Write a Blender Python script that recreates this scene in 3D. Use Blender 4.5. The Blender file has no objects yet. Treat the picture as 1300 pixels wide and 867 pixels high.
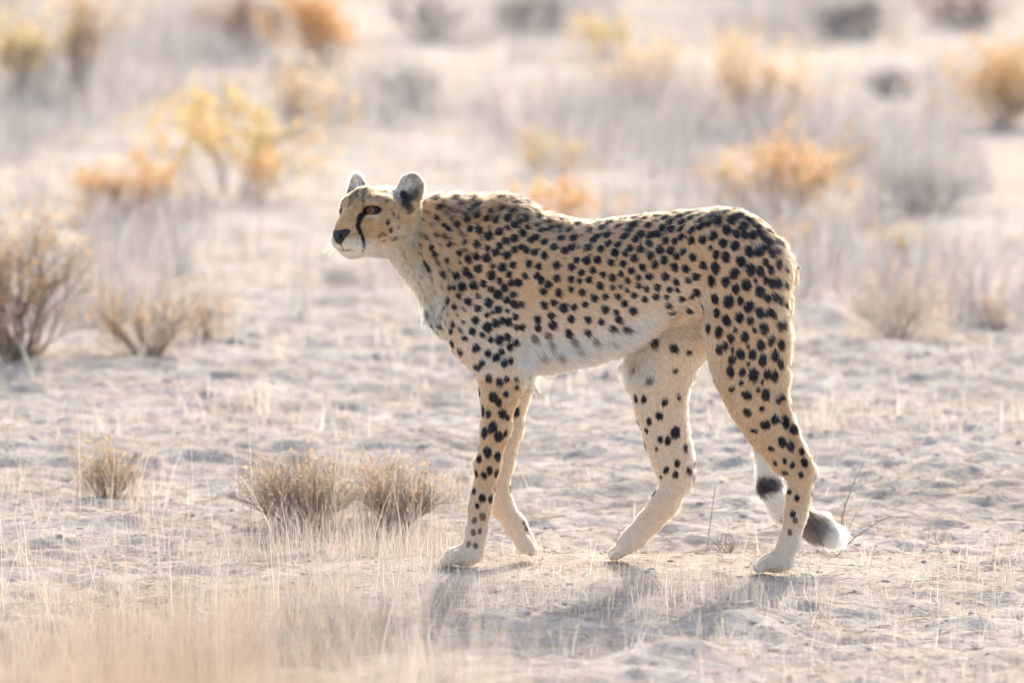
import bpy, math, random
import numpy as np
from mathutils import Matrix, Vector

R = math.radians
rng = np.random.default_rng(11)
random.seed(11)
scene = bpy.context.scene
col = scene.collection

# ------------------------------------------------------------------ camera, sky, sun, exposure
CAM_D, CAM_H = 20.0, 2.4          # metres behind the animal's plane, metres above the ground
FPX = 11500.0                     # focal length in pixels of a 1300 px wide picture
PITCH = 0.09465                   # radians below the horizontal
cam_data = bpy.data.cameras.new('camera')
cam = bpy.data.objects.new('camera', cam_data)
col.objects.link(cam)
cam.location = (0, -CAM_D, CAM_H)
cam.rotation_euler = (math.pi / 2 - PITCH, 0, 0)
cam_data.sensor_width = 36.0
cam_data.lens = 36.0 * FPX / 1300.0
cam_data.clip_start = 0.5
cam_data.clip_end = 6000
cam_data.dof.use_dof = True
cam_data.dof.focus_distance = 20.06
cam_data.dof.aperture_fstop = 3.9
scene.camera = cam

SUN_EL, SUN_AZ = 26.0, 12.0       # elevation; azimuth clockwise from +Y (behind the animal, to the right)
world = bpy.data.worlds.new('World')
scene.world = world
world.use_nodes = True
wn = world.node_tree
bg = wn.nodes['Background']
sky = wn.nodes.new('ShaderNodeTexSky')
sky.sky_type = 'NISHITA'
sky.sun_disc = False
sky.sun_elevation = R(SUN_EL)
sky.sun_rotation = R(SUN_AZ)
sky.air_density = 1.0
sky.dust_density = 3.5
sky.ozone_density = 1.0
wn.links.new(sky.outputs[0], bg.inputs[0])
bg.inputs[1].default_value = 0.15
sun_d = bpy.data.lights.new('sun', 'SUN')
sun = bpy.data.objects.new('sun', sun_d)
col.objects.link(sun)
to_sun = Vector((math.sin(R(SUN_AZ)) * math.cos(R(SUN_EL)), math.cos(R(SUN_AZ)) * math.cos(R(SUN_EL)), math.sin(R(SUN_EL))))
sun.rotation_euler = to_sun.to_track_quat('Z', 'Y').to_euler()
sun.location = to_sun * 60
sun_d.energy = 2.0
sun_d.angle = R(0.53)
sun_d.color = (1.0, 0.93, 0.82)

vs = scene.view_settings
vs.view_transform = 'Standard'
vs.look = 'None'
vs.exposure = 1.27
vs.gamma = 1.0
vs.use_curve_mapping = False
scene.cycles.use_denoising = True
scene.cycles.max_bounces = 8
scene.cycles.transparent_max_bounces = 8

# ------------------------------------------------------------------ helpers
F = np.array([0, math.cos(PITCH), -math.sin(PITCH)])
U = np.array([0, math.sin(PITCH), math.cos(PITCH)])
RX = np.array([1.0, 0, 0])
CAM = np.array([0, -CAM_D, CAM_H])
PXM = FPX / 20.09                 # pixels per metre at the animal


def at(px, py, Y):
    """Point on the upright plane y = Y seen at picture position px, py."""
    d = F + (px - 650.0) / FPX * RX + (433.5 - py) / FPX * U
    s = (Y + CAM_D) / d[1]
    return CAM + s * d


def on_ground(px, py):
    d = F + (px - 650.0) / FPX * RX + (433.5 - py) / FPX * U
    s = CAM_H / -d[2]
    return CAM + s * d


def to_pix(p):
    v = p - CAM
    w = v @ F
    return 650.0 + FPX * (v @ RX) / w, 433.5 - FPX * (v @ U) / w, w


def hash3(i, j, k, seed):
    n = (i * 73856093) ^ (j * 19349663) ^ (k * 83492791) ^ (seed * 2654435)
    n = n & 0x7fffffff
    n = (n ^ (n >> 13)) * 1274126177 & 0x7fffffff
    n = (n ^ (n >> 16)) * 668265263 & 0x7fffffff
    return ((n ^ (n >> 15)) & 0xffff) / 65535.0


def noise(p, scale, seed=0):
    """Smooth value noise in -1..1 for points (N,3)."""
    q = np.asarray(p, float) * scale + 1000.0
    i = np.floor(q).astype(np.int64)
    f = q - i
    f = f * f * (3 - 2 * f)
    out = 0
    for dx in (0, 1):
        for dy in (0, 1):
            for dz in (0, 1):
                w = (f[:, 0] if dx else 1 - f[:, 0]) * (f[:, 1] if dy else 1 - f[:, 1]) * (f[:, 2] if dz else 1 - f[:, 2])
                out = out + w * hash3(i[:, 0] + dx, i[:, 1] + dy, i[:, 2] + dz, seed)
    return out * 2 - 1


def sstep(e0, e1, x):
    t = np.clip((x - e0) / (e1 - e0), 0, 1)
    return t * t * (3 - 2 * t)


def norm(v):
    v = np.asarray(v, float)
    return v / (np.linalg.norm(v, axis=-1, keepdims=True) + 1e-12)


def mesh_obj(name, verts, faces, mat, parent=None, smooth=True, loops=None):
    """faces: (N,3) or (N,4) int array, or a list of such arrays."""
    me = bpy.data.meshes.new(name)
    fl = faces if isinstance(faces, list) else [faces]
    fl = [np.asarray(f, np.int32) for f in fl if len(f)]
    idx = np.concatenate([f.ravel() for f in fl])
    tot = np.concatenate([np.full(len(f), f.shape[1], np.int32) for f in fl])
    start = np.concatenate([[0], np.cumsum(tot)[:-1]]).astype(np.int32)
    verts = np.asarray(verts, np.float32)
    me.vertices.add(len(verts))
    me.vertices.foreach_set('co', verts.ravel())
    me.loops.add(len(idx))
    me.loops.foreach_set('vertex_index', idx)
    me.polygons.add(len(tot))
    me.polygons.foreach_set('loop_start', start)
    me.polygons.foreach_set('loop_total', tot)
    me.polygons.foreach_set('use_smooth', np.full(len(tot), smooth))
    me.update(calc_edges=True)
    me.validate()
    if mat:
        me.materials.append(mat)
    o = bpy.data.objects.new(name, me)
    col.objects.link(o)
    if parent:
        o.parent = parent
        o.matrix_parent_inverse = Matrix.Translation(-Vector(parent.location))
    return o


def set_color(o, attr, colors):
    a = o.data.attributes.new(attr, 'FLOAT_COLOR', 'POINT')
    c = np.ones((len(colors), 4), np.float32)
    c[:, :3] = colors
    a.data.foreach_set('color', c.ravel())


def tag(o, label=None, cat=None, group=None, kind=None):
    for k, v in (('label', label), ('category', cat), ('group', group), ('kind', kind)):
        if v:
            o[k] = v
    return o


def empty(name, loc):
    o = bpy.data.objects.new(name, None)
    o.location = loc
    o.empty_display_size = 0.1
    col.objects.link(o)
    return o


def new_mat(name):
    m = bpy.data.materials.new(name)
    m.use_nodes = True
    nt = m.node_tree
    nt.nodes.clear()
    out = nt.nodes.new('ShaderNodeOutputMaterial')
    return m, nt, out


def N(nt, kind, **kw):
    n = nt.nodes.new(kind)
    for k, v in kw.items():
        if hasattr(n, k):
            setattr(n, k, v)
        else:
            n.inputs[k].default_value = v
    return n


def leaf_mat(name, trans=0.45, attr='tint', gloss=0.0):
    """Thin dry plant matter: diffuse with light coming through, colour from the plant's own tint attribute."""
    m, nt, out = new_mat(name)
    a = N(nt, 'ShaderNodeAttribute', attribute_name=attr)
    d = N(nt, 'ShaderNodeBsdfDiffuse')
    t = N(nt, 'ShaderNodeBsdfTranslucent')
    mx = N(nt, 'ShaderNodeMixShader')
    mx.inputs[0].default_value = trans
    nt.links.new(a.outputs['Color'], d.inputs[0])
    nt.links.new(a.outputs['Color'], t.inputs[0])
    nt.links.new(d.outputs[0], mx.inputs[1])
    nt.links.new(t.outputs[0], mx.inputs[2])
    last = mx
    if gloss:
        g = N(nt, 'ShaderNodeBsdfGlossy')
        g.inputs['Roughness'].default_value = 0.35
        m2 = N(nt, 'ShaderNodeMixShader')
        m2.inputs[0].default_value = gloss
        nt.links.new(mx.outputs[0], m2.inputs[1])
        nt.links.new(g.outputs[0], m2.inputs[2])
        last = m2
    nt.links.new(last.outputs[0], out.inputs[0])
    return m


MAT_STRAW = leaf_mat('dry_straw', 0.5, gloss=0.06)
MAT_LEAF = leaf_mat('dry_leaf', 0.5)
MAT_TWIG = leaf_mat('dry_twig', 0.0, gloss=0.05)
MAT_CLOD = leaf_mat('soil_clod', 0.0)

# ------------------------------------------------------------------ ground
def ground_height(x, y):
    p = np.stack([x, y, np.zeros_like(x)], 1)
    far = sstep(4, 30, np.abs(y))
    z = 0.05 * noise(p, 0.35, 1) + 0.03 * noise(p, 1.1, 2)
    lump = noise(p * np.array([1, 0.8, 1]), 5.0, 3)
    z += 0.010 * lump + 0.010 * noise(p, 11.0, 4) + 0.008 * noise(p, 24.0, 5)
    # flat ground under the animal's feet
    z *= 1 - 0.97 * np.exp(-(np.abs((x - 0.22) / 0.75)) ** 4 - (np.abs(y / 0.42)) ** 4)
    # low sand mounds: one behind the animal, two in front
    for mx, my, sx, sy, h in MOUNDS:
        z += h * np.exp(-((x - mx) / sx) ** 2 - ((y - my) / sy) ** 2)
    return z - 0.002


g1, g2, g3 = on_ground(1050, 428), on_ground(935, 775), on_ground(860, 850)
MOUNDS = [(g1[0], g1[1] + 0.2, 0.11, 0.2, 0.055), (g2[0], g2[1], 0.12, 0.2, 0.05), (g3[0], g3[1], 0.16, 0.2, 0.06)]


def axis(core_a, core_b, step, ends, grow):
    c = list(np.arange(core_a, core_b, step))
    s = step
    while c[-1] < ends[1]:
        s *= grow
        c.append(c[-1] + s)
    s = step
    lo = [c[0]]
    while lo[-1] > ends[0]:
        s *= grow
        lo.append(lo[-1] - s)
    return np.array(lo[:0:-1] + c)


gx = axis(-1.7, 1.7, 0.0145, (-3000, 3000), 1.06)
gy = axis(-2.6, 4.5, 0.016, (-60, 4000), 1.02)
GX, GY = np.meshgrid(gx, gy, indexing='ij')
GZ = ground_height(GX.ravel(), GY.ravel())
fade = 1 - sstep(60, 200, np.hypot(GX.ravel(), GY.ravel()))
gv = np.stack([GX.ravel(), GY.ravel(), GZ * fade], 1)
nx, ny = len(gx), len(gy)
ii = (np.arange(nx - 1)[:, None] * ny + np.arange(ny - 1)[None]).ravel()
gf = np.stack([ii, ii + ny, ii + ny + 1, ii + 1], 1)

m, nt, out = new_mat('sandy_ground')
tc = N(nt, 'ShaderNodeTexCoord')
n1 = N(nt, 'ShaderNodeTexNoise', Scale=2.2, Detail=6.0, Roughness=0.6)
n2 = N(nt, 'ShaderNodeTexNoise', Scale=34.0, Detail=8.0, Roughness=0.7)
n3 = N(nt, 'ShaderNodeTexVoronoi', Scale=55.0)
r1 = N(nt, 'ShaderNodeValToRGB')
r1.color_ramp.elements[0].position = 0.33
r1.color_ramp.elements[0].color = (0.40, 0.34, 0.285, 1)
r1.color_ramp.elements[1].position = 0.66
r1.color_ramp.elements[1].color = (0.58, 0.52, 0.465, 1)
r2 = N(nt, 'ShaderNodeValToRGB')
r2.color_ramp.elements[0].position = 0.30
r2.color_ramp.elements[0].color = (0.72, 0.70, 0.69, 1)
r2.color_ramp.elements[1].position = 0.68
r2.color_ramp.elements[1].color = (1.12, 1.10, 1.08, 1)
mix = N(nt, 'ShaderNodeMixRGB', blend_type='MULTIPLY')
mix.inputs[0].default_value = 1.0
bs = N(nt, 'ShaderNodeBsdfPrincipled', Roughness=0.95)
bs.inputs['Specular IOR Level'].default_value = 0.15
b1 = N(nt, 'ShaderNodeBump', Strength=0.8, Distance=0.012)
b2 = N(nt, 'ShaderNodeBump', Strength=0.5, Distance=0.006)
for n in (n1, n2, n3):
    nt.links.new(tc.outputs['Object'], n.inputs['Vector'])
nt.links.new(n1.outputs[0], r1.inputs[0])
nt.links.new(n2.outputs[0], r2.inputs[0])
nt.links.new(r1.outputs[0], mix.inputs[1])
nt.links.new(r2.outputs[0], mix.inputs[2])
nt.links.new(mix.outputs[0], bs.inputs['Base Color'])
nt.links.new(n2.outputs[0], b1.inputs['Height'])
nt.links.new(n3.outputs[0], b2.inputs['Height'])
nt.links.new(b1.outputs[0], b2.inputs['Normal'])
nt.links.new(b2.outputs[0], bs.inputs['Normal'])
nt.links.new(bs.outputs[0], out.inputs[0])
ground = mesh_obj('ground', gv, gf, m)
tag(ground, 'pale dry sandy ground with lumps and straw litter', 'ground', kind='structure')

# ------------------------------------------------------------------ the cheetah: a signed distance body
def y0(px):
    return (800.0 - px) * 0.00030


def P(px, py, yl=0.0):
    return at(px, py, yl + y0(px))


def K(px):
    return px / PXM


H = 0.003
LO = np.array([-0.46, -0.235, -0.03])
HI = np.array([0.76, 0.29, 0.91])
SH = np.ceil((HI - LO) / H).astype(int)
AX = [(LO[i] + H * np.arange(SH[i])).astype(np.float32) for i in range(3)]
SDF = np.full(SH, 0.2, np.float32)


def box_of(lo, hi):
    s = []
    for i in range(3):
        a = max(0, int((lo[i] - LO[i]) / H) - 1)
        b = min(SH[i], int((hi[i] - LO[i]) / H) + 3)
        s.append(slice(a, b))
    return tuple(s)


def coords(sl):
    return AX[0][sl[0]][:, None, None], AX[1][sl[1]][None, :, None], AX[2][sl[2]][None, None, :]


def blend(sl, d, k):
    a = SDF[sl]
    h = np.clip(0.5 + 0.5 * (a - d) / k, 0, 1)
    SDF[sl] = a * (1 - h) + d * h - k * h * (1 - h)


def carve(sl, d, k):
    a = SDF[sl]
    h = np.clip(0.5 - 0.5 * (a + d) / k, 0, 1)
    SDF[sl] = a * (1 - h) - d * h + k * h * (1 - h)


def cone(p1, r1, p2, r2, k=12, sy=1.0, cut=False):
    """Tapered limb segment, radii and blend in picture pixels, sy squashes it sideways."""
    p1, p2 = np.asarray(p1, float), np.asarray(p2, float)
    r1, r2, k = K(r1), K(r2), K(k)
    pad = max(r1, r2) + k * 1.2
    sl = box_of(np.minimum(p1, p2) - pad, np.maximum(p1, p2) + pad)
    X, Y, Z = coords(sl)
    s = np.array([1, 1 / sy, 1])
    a, b = p1 * s, p2 * s
    ba = b - a
    x, y, z = X - a[0], Y / sy - a[1], Z - a[2]
    h = np.clip((x * ba[0] + y * ba[1] + z * ba[2]) / (ba @ ba), 0, 1)
    d = np.sqrt((x - h * ba[0]) ** 2 + (y - h * ba[1]) ** 2 + (z - h * ba[2]) ** 2) - (r1 + (r2 - r1) * h)
    (carve if cut else blend)(sl, (d * min(1.0, sy)).astype(np.float32), k)


def chain(pts, k=12, sy=1.0):
    for (p1, r1), (p2, r2) in zip(pts[:-1], pts[1:]):
        cone(p1, r1, p2, r2, k, sy)


def ell(c, rad, basis=None, k=10, cut=False):
    """Ellipsoid, radii in pixels along the three basis rows."""
    c = np.asarray(c, float)
    rad = np.array([K(r) for r in rad])
    B = np.eye(3) if basis is None else np.asarray(basis, float)
    k = K(k)
    pad = rad.max() + k * 1.2
    sl = box_of(c - pad, c + pad)
    X, Y, Z = coords(sl)
    x, y, z = X - c[0], Y - c[1], Z - c[2]
    k0 = 0
    k1 = 0
    for i in range(3):
        q = x * B[i, 0] + y * B[i, 1] + z * B[i, 2]
        k0 = k0 + (q / rad[i]) ** 2
        k1 = k1 + (q / rad[i] ** 2) ** 2
    k0, k1 = np.sqrt(k0), np.sqrt(k1) + 1e-9
    d = (k0 * (k0 - 1) / k1).astype(np.float32)
    (carve if cut else blend)(sl, d, k)


# trunk: upper line, under line and half width along the body (pixels of the photograph)
TX = [545, 560, 580, 600, 630, 660, 690, 720, 750, 780, 820, 850, 880, 910, 935, 960, 985]
TT = [272, 267, 264, 261, 256, 261, 273, 281, 283, 279, 273, 270, 267, 267, 271, 285, 318]
TB = [352, 398, 432, 452, 466, 470, 469, 465, 458, 449, 430, 413, 403, 400, 400, 395, 375]
TW = [30, 36, 43, 49, 54, 57, 60, 62, 63, 62, 57, 52, 50, 52, 51, 45, 28]
pxs = np.arange(540, 991, 1.0)


def smooth_interp(xs, ys):
    v = np.interp(pxs, xs, ys)
    ker = np.hanning(27)
    ker /= ker.sum()
    return np.convolve(np.pad(v, 13, mode='edge'), ker, mode='valid')


tt, tb, tw = smooth_interp(TX, TT), smooth_interp(TX, TB), smooth_interp(TX, TW)
tp_x = np.array([P(a, b)[0] for a, b in zip(pxs, tt)])
zt = np.array([P(a, b)[2] for a, b in zip(pxs, tt)])
zb = np.array([P(a, b)[2] for a, b in zip(pxs, tb)])
sl = box_of((tp_x[0] - .03, -0.2, zb.min() - .03), (tp_x[-1] + .03, 0.25, zt.max() + .03))
X, Y, Z = coords(sl)
xx = AX[0][sl[0]]
zti, zbi, twi = (np.interp(xx, tp_x, q)[:, None, None] for q in (zt, zb, tw))
yc = np.interp(xx, tp_x, y0(pxs))[:, None, None]
zc, hz, hy = (zti + zbi) / 2, (zti - zbi) / 2, K(1) * twi
u, v = (Y - yc) / hy, (Z - zc) / hz
v2 = np.where(v > 0, np.abs(v) ** 2.0, np.abs(v) ** 2.2)
rr = np.sqrt(np.abs(u) ** 2.15 + v2)
d = (rr - 1) * np.minimum(hz, hy) * 0.95
over = np.maximum(np.maximum(tp_x[0] - X, X - tp_x[-1]), 0)
SDF[sl] = np.minimum(SDF[sl], (d + over).astype(np.float32))

# head frame: turned about 50 degrees from pure profile towards the viewer's side
AL = R(50)
hf = -math.cos(AL) * RX + math.sin(AL) * -F
hl = math.sin(AL) * RX + math.cos(AL) * -F
hu = U.copy()
HO = at(484, 273, 0.045)
HB = np.array([hf, hl, hu])


def HP(a, b, c):
    return HO + K(a) * hf + K(b) * hl + K(c) * hu


def hell(a, b, c, ra, rb, rc, k=8, cut=False, B=HB):
    ell(HP(a, b, c), (ra, rb, rc), B, k, cut)


# neck
chain([(HP(-18, -3, -6), 35), (P(550, 310, 0.0), 47), (P(598, 338, 0), 64)], 20, 0.76)
cone(P(560, 290, 0), 26, P(640, 290, 0), 28, 22, 0.7)
cone(P(548, 328, 0), 20, P(573, 402, 0), 29, 18, 0.75)
# skull and face
hell(-8, 0, 0, 44, 44, 36, 10)
hell(20, 0, 6, 33, 36, 26, 12)
cone(HP(34, 0, 19), 16, HP(72, 0, -16), 11.5, 12)
for s in (1, -1):
    hell(20, 25 * s, -16, 27, 19, 24, 14)            # cheek
    cone(HP(47, 14 * s, 14), 8, HP(28, 33 * s, 14), 8, 12)   # brow
    cone(HP(46, 22 * s, -8), 7, HP(24, 33 * s, -6), 10, 9)   # cheek bone
    hell(64, 9.5 * s, -34, 15.5, 12.5, 11.5, 5)         # upper lip pad
hell(50, 0, -28, 26, 21, 19, 12)
hell(60, 0, -46, 13, 11, 8, 5)                      # chin
cone(HP(6, 0, -30), 22, HP(52, 0, -41), 12.5, 14)      # jaw
for s in (1, -1):
    ed = norm(hf * 0.80 + hl * 0.60 * s)
    et = norm(np.cross(hu, ed))
    # almond-shaped lid opening
    B = np.array([ed, et, hu])
    B = np.array([ed, norm(et * 1.0 + hu * 0.22 * s), norm(np.cross(ed, norm(et + hu * 0.22 * s)))])
    ell(HP(50, 25 * s, 3.4), (9, 9.6, 3.3), B, 1.6, True)
# mouth line and nose seat
for s in (1, -1):
    for q in range(5):
        t = q / 4
        hell(80 - 11 * t, 1.5 * s + 9 * s * t, -43 - 1 * t - 2.5 * math.sin(t * 3), 5, 2.5, 1.3, 1.5, True)
# ears
for s, ca, cb, cc in ((1, -8, 42, 34), (-1, -6, -50, 35)):
    en = norm(hf * 0.86 + hl * 0.40 * s + hu * 0.12)
    eu = norm(hu + hl * 0.18 * s - hf * 0.12)
    er = norm(np.cross(eu, en))
    eu = np.cross(en, er)
    c = HP(ca, cb, cc)
    B = np.array([en, er, eu])
    ell(c - en * K(2), (8, 18, 20), B, 7)
    cone(HP(ca, cb - 5 * s, cc - 22), 15, c - eu * K(6), 13, 8)
    ell(c + en * K(7) - eu * K(1), (10.5, 14, 16.5), B, 3, True)

# shoulders and front legs
for s in (-1, 1):
    ys = 0.070 * s
    cone(P(636, 285, 0.045 * s), 20, P(604, 400, ys), 34, 22, 0.62)      # shoulder blade
    cone(P(604, 405, ys), 36, P(612, 432, ys), 34, 16, 0.66)
    cone(P(648, 372, ys * 0.9), 26, P(648, 440, ys), 23, 14, 0.62)       # upper arm muscle
    ell(P(640, 462, ys), (25, 17, 26), None, 14)
chain([(P(600, 428, -.073), 29), (P(633, 470, -.074), 26), (P(634, 500, -.075), 23), (P(629, 545, -.073), 18.5),
       (P(619, 590, -.070), 15), (P(612, 628, -.068), 13.2), (P(609, 645, -.068), 13.8), (P(605, 672, -.068), 13), (P(601, 693, -.068), 14.5)], 8, 0.86)
cone(P(657, 462, -.074), 12, P(648, 500, -.074), 11, 10)                 # elbow
ell(P(588, 705, -.068), (25, 18, 13), None, 8)
for q in range(4):
    yy = -.068 + K(-18 + 12 * q)
    cone(P(582, 706, yy), 8, P(563 + 4 * abs(q - 1.5), 712, yy), 7.2, 1.5)
chain([(P(604, 428, .073), 29), (P(648, 468, .074), 24), (P(652, 498, .075), 20), (P(646, 545, .073), 16.5),
       (P(637, 590, .070), 13.5), (P(633, 625, .068), 12.6), (P(637, 643, .068), 13.5), (P(655, 668, .068), 12.5), (P(664, 684, .068), 13)], 8, 0.88)
cone(P(668, 468, .074), 11, P(658, 505, .074), 10, 10)
for q in range(4):
    yy = .068 + K(-14 + 9.5 * q)
    cone(P(664, 686, yy), 8.5, P(676 - 2 * abs(q - 1.5), 698, yy), 7, 3.5)
ell(P(668, 690, .068), (14, 17, 10), np.array([[.75, 0, -.66], [0, 1, 0], [.66, 0, .75]]), 6)

# hips and hind legs
for s in (-1, 1):
    ell(P(925, 325, 0.052 * s), (58, 33, 54), None, 26)
    ell(P(965, 345, 0.045 * s), (34, 29, 48), None, 22)
# near hind leg (stands back)
chain([(P(948, 350, -.060), 50), (P(948, 415, -.070), 47), (P(950, 462, -.074), 37), (P(960, 505, -.076), 33),
       (P(976, 545, -.077), 24), (P(996, 580, -.078), 16), (P(1013, 601, -.078), 15.5)], 16, 0.72)
cone(P(925, 420, -.072), 24, P(930, 480, -.076), 17, 18, 0.75)           # knee
cone(P(990, 430, -.066), 11, P(988, 478, -.068), 10, 16)
chain([(P(985, 500, -.074), 13), (P(1004, 548, -.077), 9), (P(1020, 585, -.078), 9.5), (P(1024, 597, -.078), 11)], 5)   # tendon to the hock
chain([(P(1019, 601, -.078), 14.5), (P(1013, 630, -.078), 14), (P(1009, 655, -.078), 13), (P(1002, 688, -.078), 12.5), (P(994, 706, -.078), 14)], 6, 0.9)
ell(P(984, 714, -.078), (22, 18, 12.5), None, 7)
for q in range(4):
    yy = -.078 + K(-18 + 12 * q)
    cone(P(976, 714, yy), 8, P(961 + 3 * abs(q - 1.5), 720, yy), 7.2, 1.5)
# far hind leg (steps forward)
chain([(P(925, 350, .060), 48), (P(885, 400, .068), 45), (P(846, 440, .074), 42), (P(836, 480, .078), 33), (P(839, 520, .080), 27.5),
       (P(847, 560, .081), 23), (P(855, 590, .082), 20), (P(861, 607, .082), 17.5)], 16, 0.72)
cone(P(824, 430, .074), 22, P(818, 468, .078), 16, 16, 0.8)
chain([(P(858, 612, .082), 17), (P(842, 640, .083), 16.5), (P(825, 662, .084), 15.5), (P(806, 682, .085), 14), (P(796, 691, .085), 13)], 6, 0.88)
for q in range(4):
    yy = .085 + K(-17 + 11.5 * q)
    cone(P(796, 694, yy), 9, P(777 + 3 * abs(q - 1.5), 703, yy), 7.2, 1.5)
def groove(pts, r, depth):
    """Shallow furrow drawn on the near side along picture points: carved by a thin rod lying on the skin."""
    q = []
    for px, py in pts:
        ys = np.linspace(-0.2, 0.2, 400)
        w = np.array([at(px, py, t) for t in ys])
        ix = np.clip(((w - LO) / H).astype(int), 0, SH - 1)
        f = SDF[ix[:, 0], ix[:, 1], ix[:, 2]]
        j = np.flatnonzero(f < 0)
        if len(j):
            q.append(w[j[0]] + np.array([0, -K(r - depth), 0]))
    for a, b in zip(q[:-1], q[1:]):
        cone(a, r, b, r, 5, 1.0, True)


groove([(989, 508), (996, 530), (1004, 556), (1011, 580)], 5, 3.0)
groove([(668, 372), (668, 400), (668, 430), (667, 458)], 7, 2.5)
groove([(852, 412), (868, 396), (884, 372), (896, 345)], 7, 2.2)
groove([(846, 520), (852, 560), (858, 590)], 5, 2.0)
groove([(632, 505), (627, 550), (619, 590)], 4, 1.4)
for pts in ([(965, 717), (976, 708)], [(973, 721), (984, 712)], [(775, 701), (790, 692)], [(783, 706), (797, 698)], [(566, 709), (580, 700)], [(575, 714), (588, 705)], [(667, 694), (660, 684)]):
    groove(pts, 3.2, 2.0)
# tail: falls behind the near hind leg, its tip swings out behind
TAIL = [(P(984, 332, .0), 17), (P(990, 385, .012), 14), (P(982, 450, .02), 13), (P(978, 520, .02), 13), (P(974, 575, .02), 13),
        (P(977, 618, .025), 13), (P(991, 646, .03), 13), (P(1014, 660, .03), 13), (P(1036, 668, .03), 14), (P(1054, 680, .03), 10)]
chain(TAIL, 5)


def surface_nets(f, origin, h):
    s = f < 0
    c = np.zeros(tuple(np.array(f.shape) - 1), np.uint8)
    for dx in (0, 1):
        for dy in (0, 1):
            for dz in (0, 1):
                c += s[dx:f.shape[0] - 1 + dx, dy:f.shape[1] - 1 + dy, dz:f.shape[2] - 1 + dz]
    act = np.argwhere((c > 0) & (c < 8))
    ids = np.full(c.shape, -1, np.int32)
    ids[act[:, 0], act[:, 1], act[:, 2]] = np.arange(len(act))
    acc = np.zeros((len(act), 3))
    cnt = np.zeros(len(act))
    corners = [(i, j, k) for i in (0, 1) for j in (0, 1) for k in (0, 1)]
    for ca in corners:
        for ax in range(3):
            if ca[ax]:
                continue
            cb = list(ca)
            cb[ax] = 1
            fa = f[act[:, 0] + ca[0], act[:, 1] + ca[1], act[:, 2] + ca[2]]
            fb = f[act[:, 0] + cb[0], act[:, 1] + cb[1], act[:, 2] + cb[2]]
            cr = (fa < 0) != (fb < 0)
            t = np.where(cr, fa / np.where(cr, fa - fb, 1), 0)
            p = np.array(ca)[None] + t[:, None] * (np.array(cb) - np.array(ca))[None]
            acc += np.where(cr[:, None], p, 0)
            cnt += cr
    verts = origin + (act + acc / cnt[:, None]) * h
    quads = []
    for ax in range(3):
        a = [slice(None)] * 3
        b = [slice(None)] * 3
        a[ax], b[ax] = slice(0, -1), slice(1, None)
        ch = np.argwhere(s[tuple(a)] != s[tuple(b)])
        o1, o2 = (ax + 1) % 3, (ax + 2) % 3
        ch = ch[(ch[:, o1] > 0) & (ch[:, o2] > 0) & (ch[:, o1] < c.shape[o1]) & (ch[:, o2] < c.shape[o2])]
        q = []
        for d1, d2 in ((1, 1), (0, 1), (0, 0), (1, 0)):
            w = ch.copy()
            w[:, o1] -= d1
            w[:, o2] -= d2
            q.append(ids[w[:, 0], w[:, 1], w[:, 2]])
        q = np.stack(q, 1)
        flip = ~s[ch[:, 0], ch[:, 1], ch[:, 2]]
        q[flip] = q[flip][:, ::-1]
        quads.append(q)
    return verts, np.concatenate(quads)


bv, bq = surface_nets(SDF, LO, H)


def relax(v, q, it, lam=0.5):
    for _ in range(it):
        s = np.zeros_like(v)
        n = np.zeros(len(v))
        for k in range(4):
            a, b = q[:, k], q[:, (k + 1) % 4]
            for i in range(3):
                s[:, i] += np.bincount(a, v[b, i], len(v)) + np.bincount(b, v[a, i], len(v))
            n += np.bincount(a, minlength=len(v)) + np.bincount(b, minlength=len(v))
        v = v + lam * (s / n[:, None] - v)
    return v


def vert_normals(v, q):
    fn = np.cross(v[q[:, 2]] - v[q[:, 0]], v[q[:, 3]] - v[q[:, 1]])
    n = np.zeros_like(v)
    for k in range(4):
        for i in range(3):
            n[:, i] += np.bincount(q[:, k], fn[:, i], len(v))
    return norm(n)


bv = relax(bv, bq, 2, 0.5)
bn = vert_normals(bv, bq)
if (bn * (bv - bv.mean(0))).sum() < 0:
    bq = bq[:, ::-1]
    bn = -bn
# faint muscle and rib relief
bv = bv + bn * (0.0016 * noise(bv, 22, 8) + 0.0008 * noise(bv, 60, 9))[:, None] * sstep(-0.28, -0.2, bv[:, 0])[:, None]
bn = vert_normals(bv, bq)
bpx, bpyy, bdep = to_pix(bv)


def pick(px, py, rad=3.0):
    """Front-most body vertex seen at a picture position."""
    d2 = (bpx - px) ** 2 + (bpyy - py) ** 2
    m = d2 < rad * rad
    if not m.any():
        return int(np.argmin(d2)) if d2.min() < 64 else -1
    i = np.flatnonzero(m)
    i = i[bdep[i] < bdep[i].min() + 0.02]
    return int(i[np.argmin(d2[i])])


# ---- coat: spots read off the animal's side. (x, y[, size, tall]) in crops of the photograph
def crop(x0, y0_, sc, pts):
    return [(x0 + p[0] / sc, y0_ + p[1] / sc) + tuple(p[2:]) for p in pts]


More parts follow.
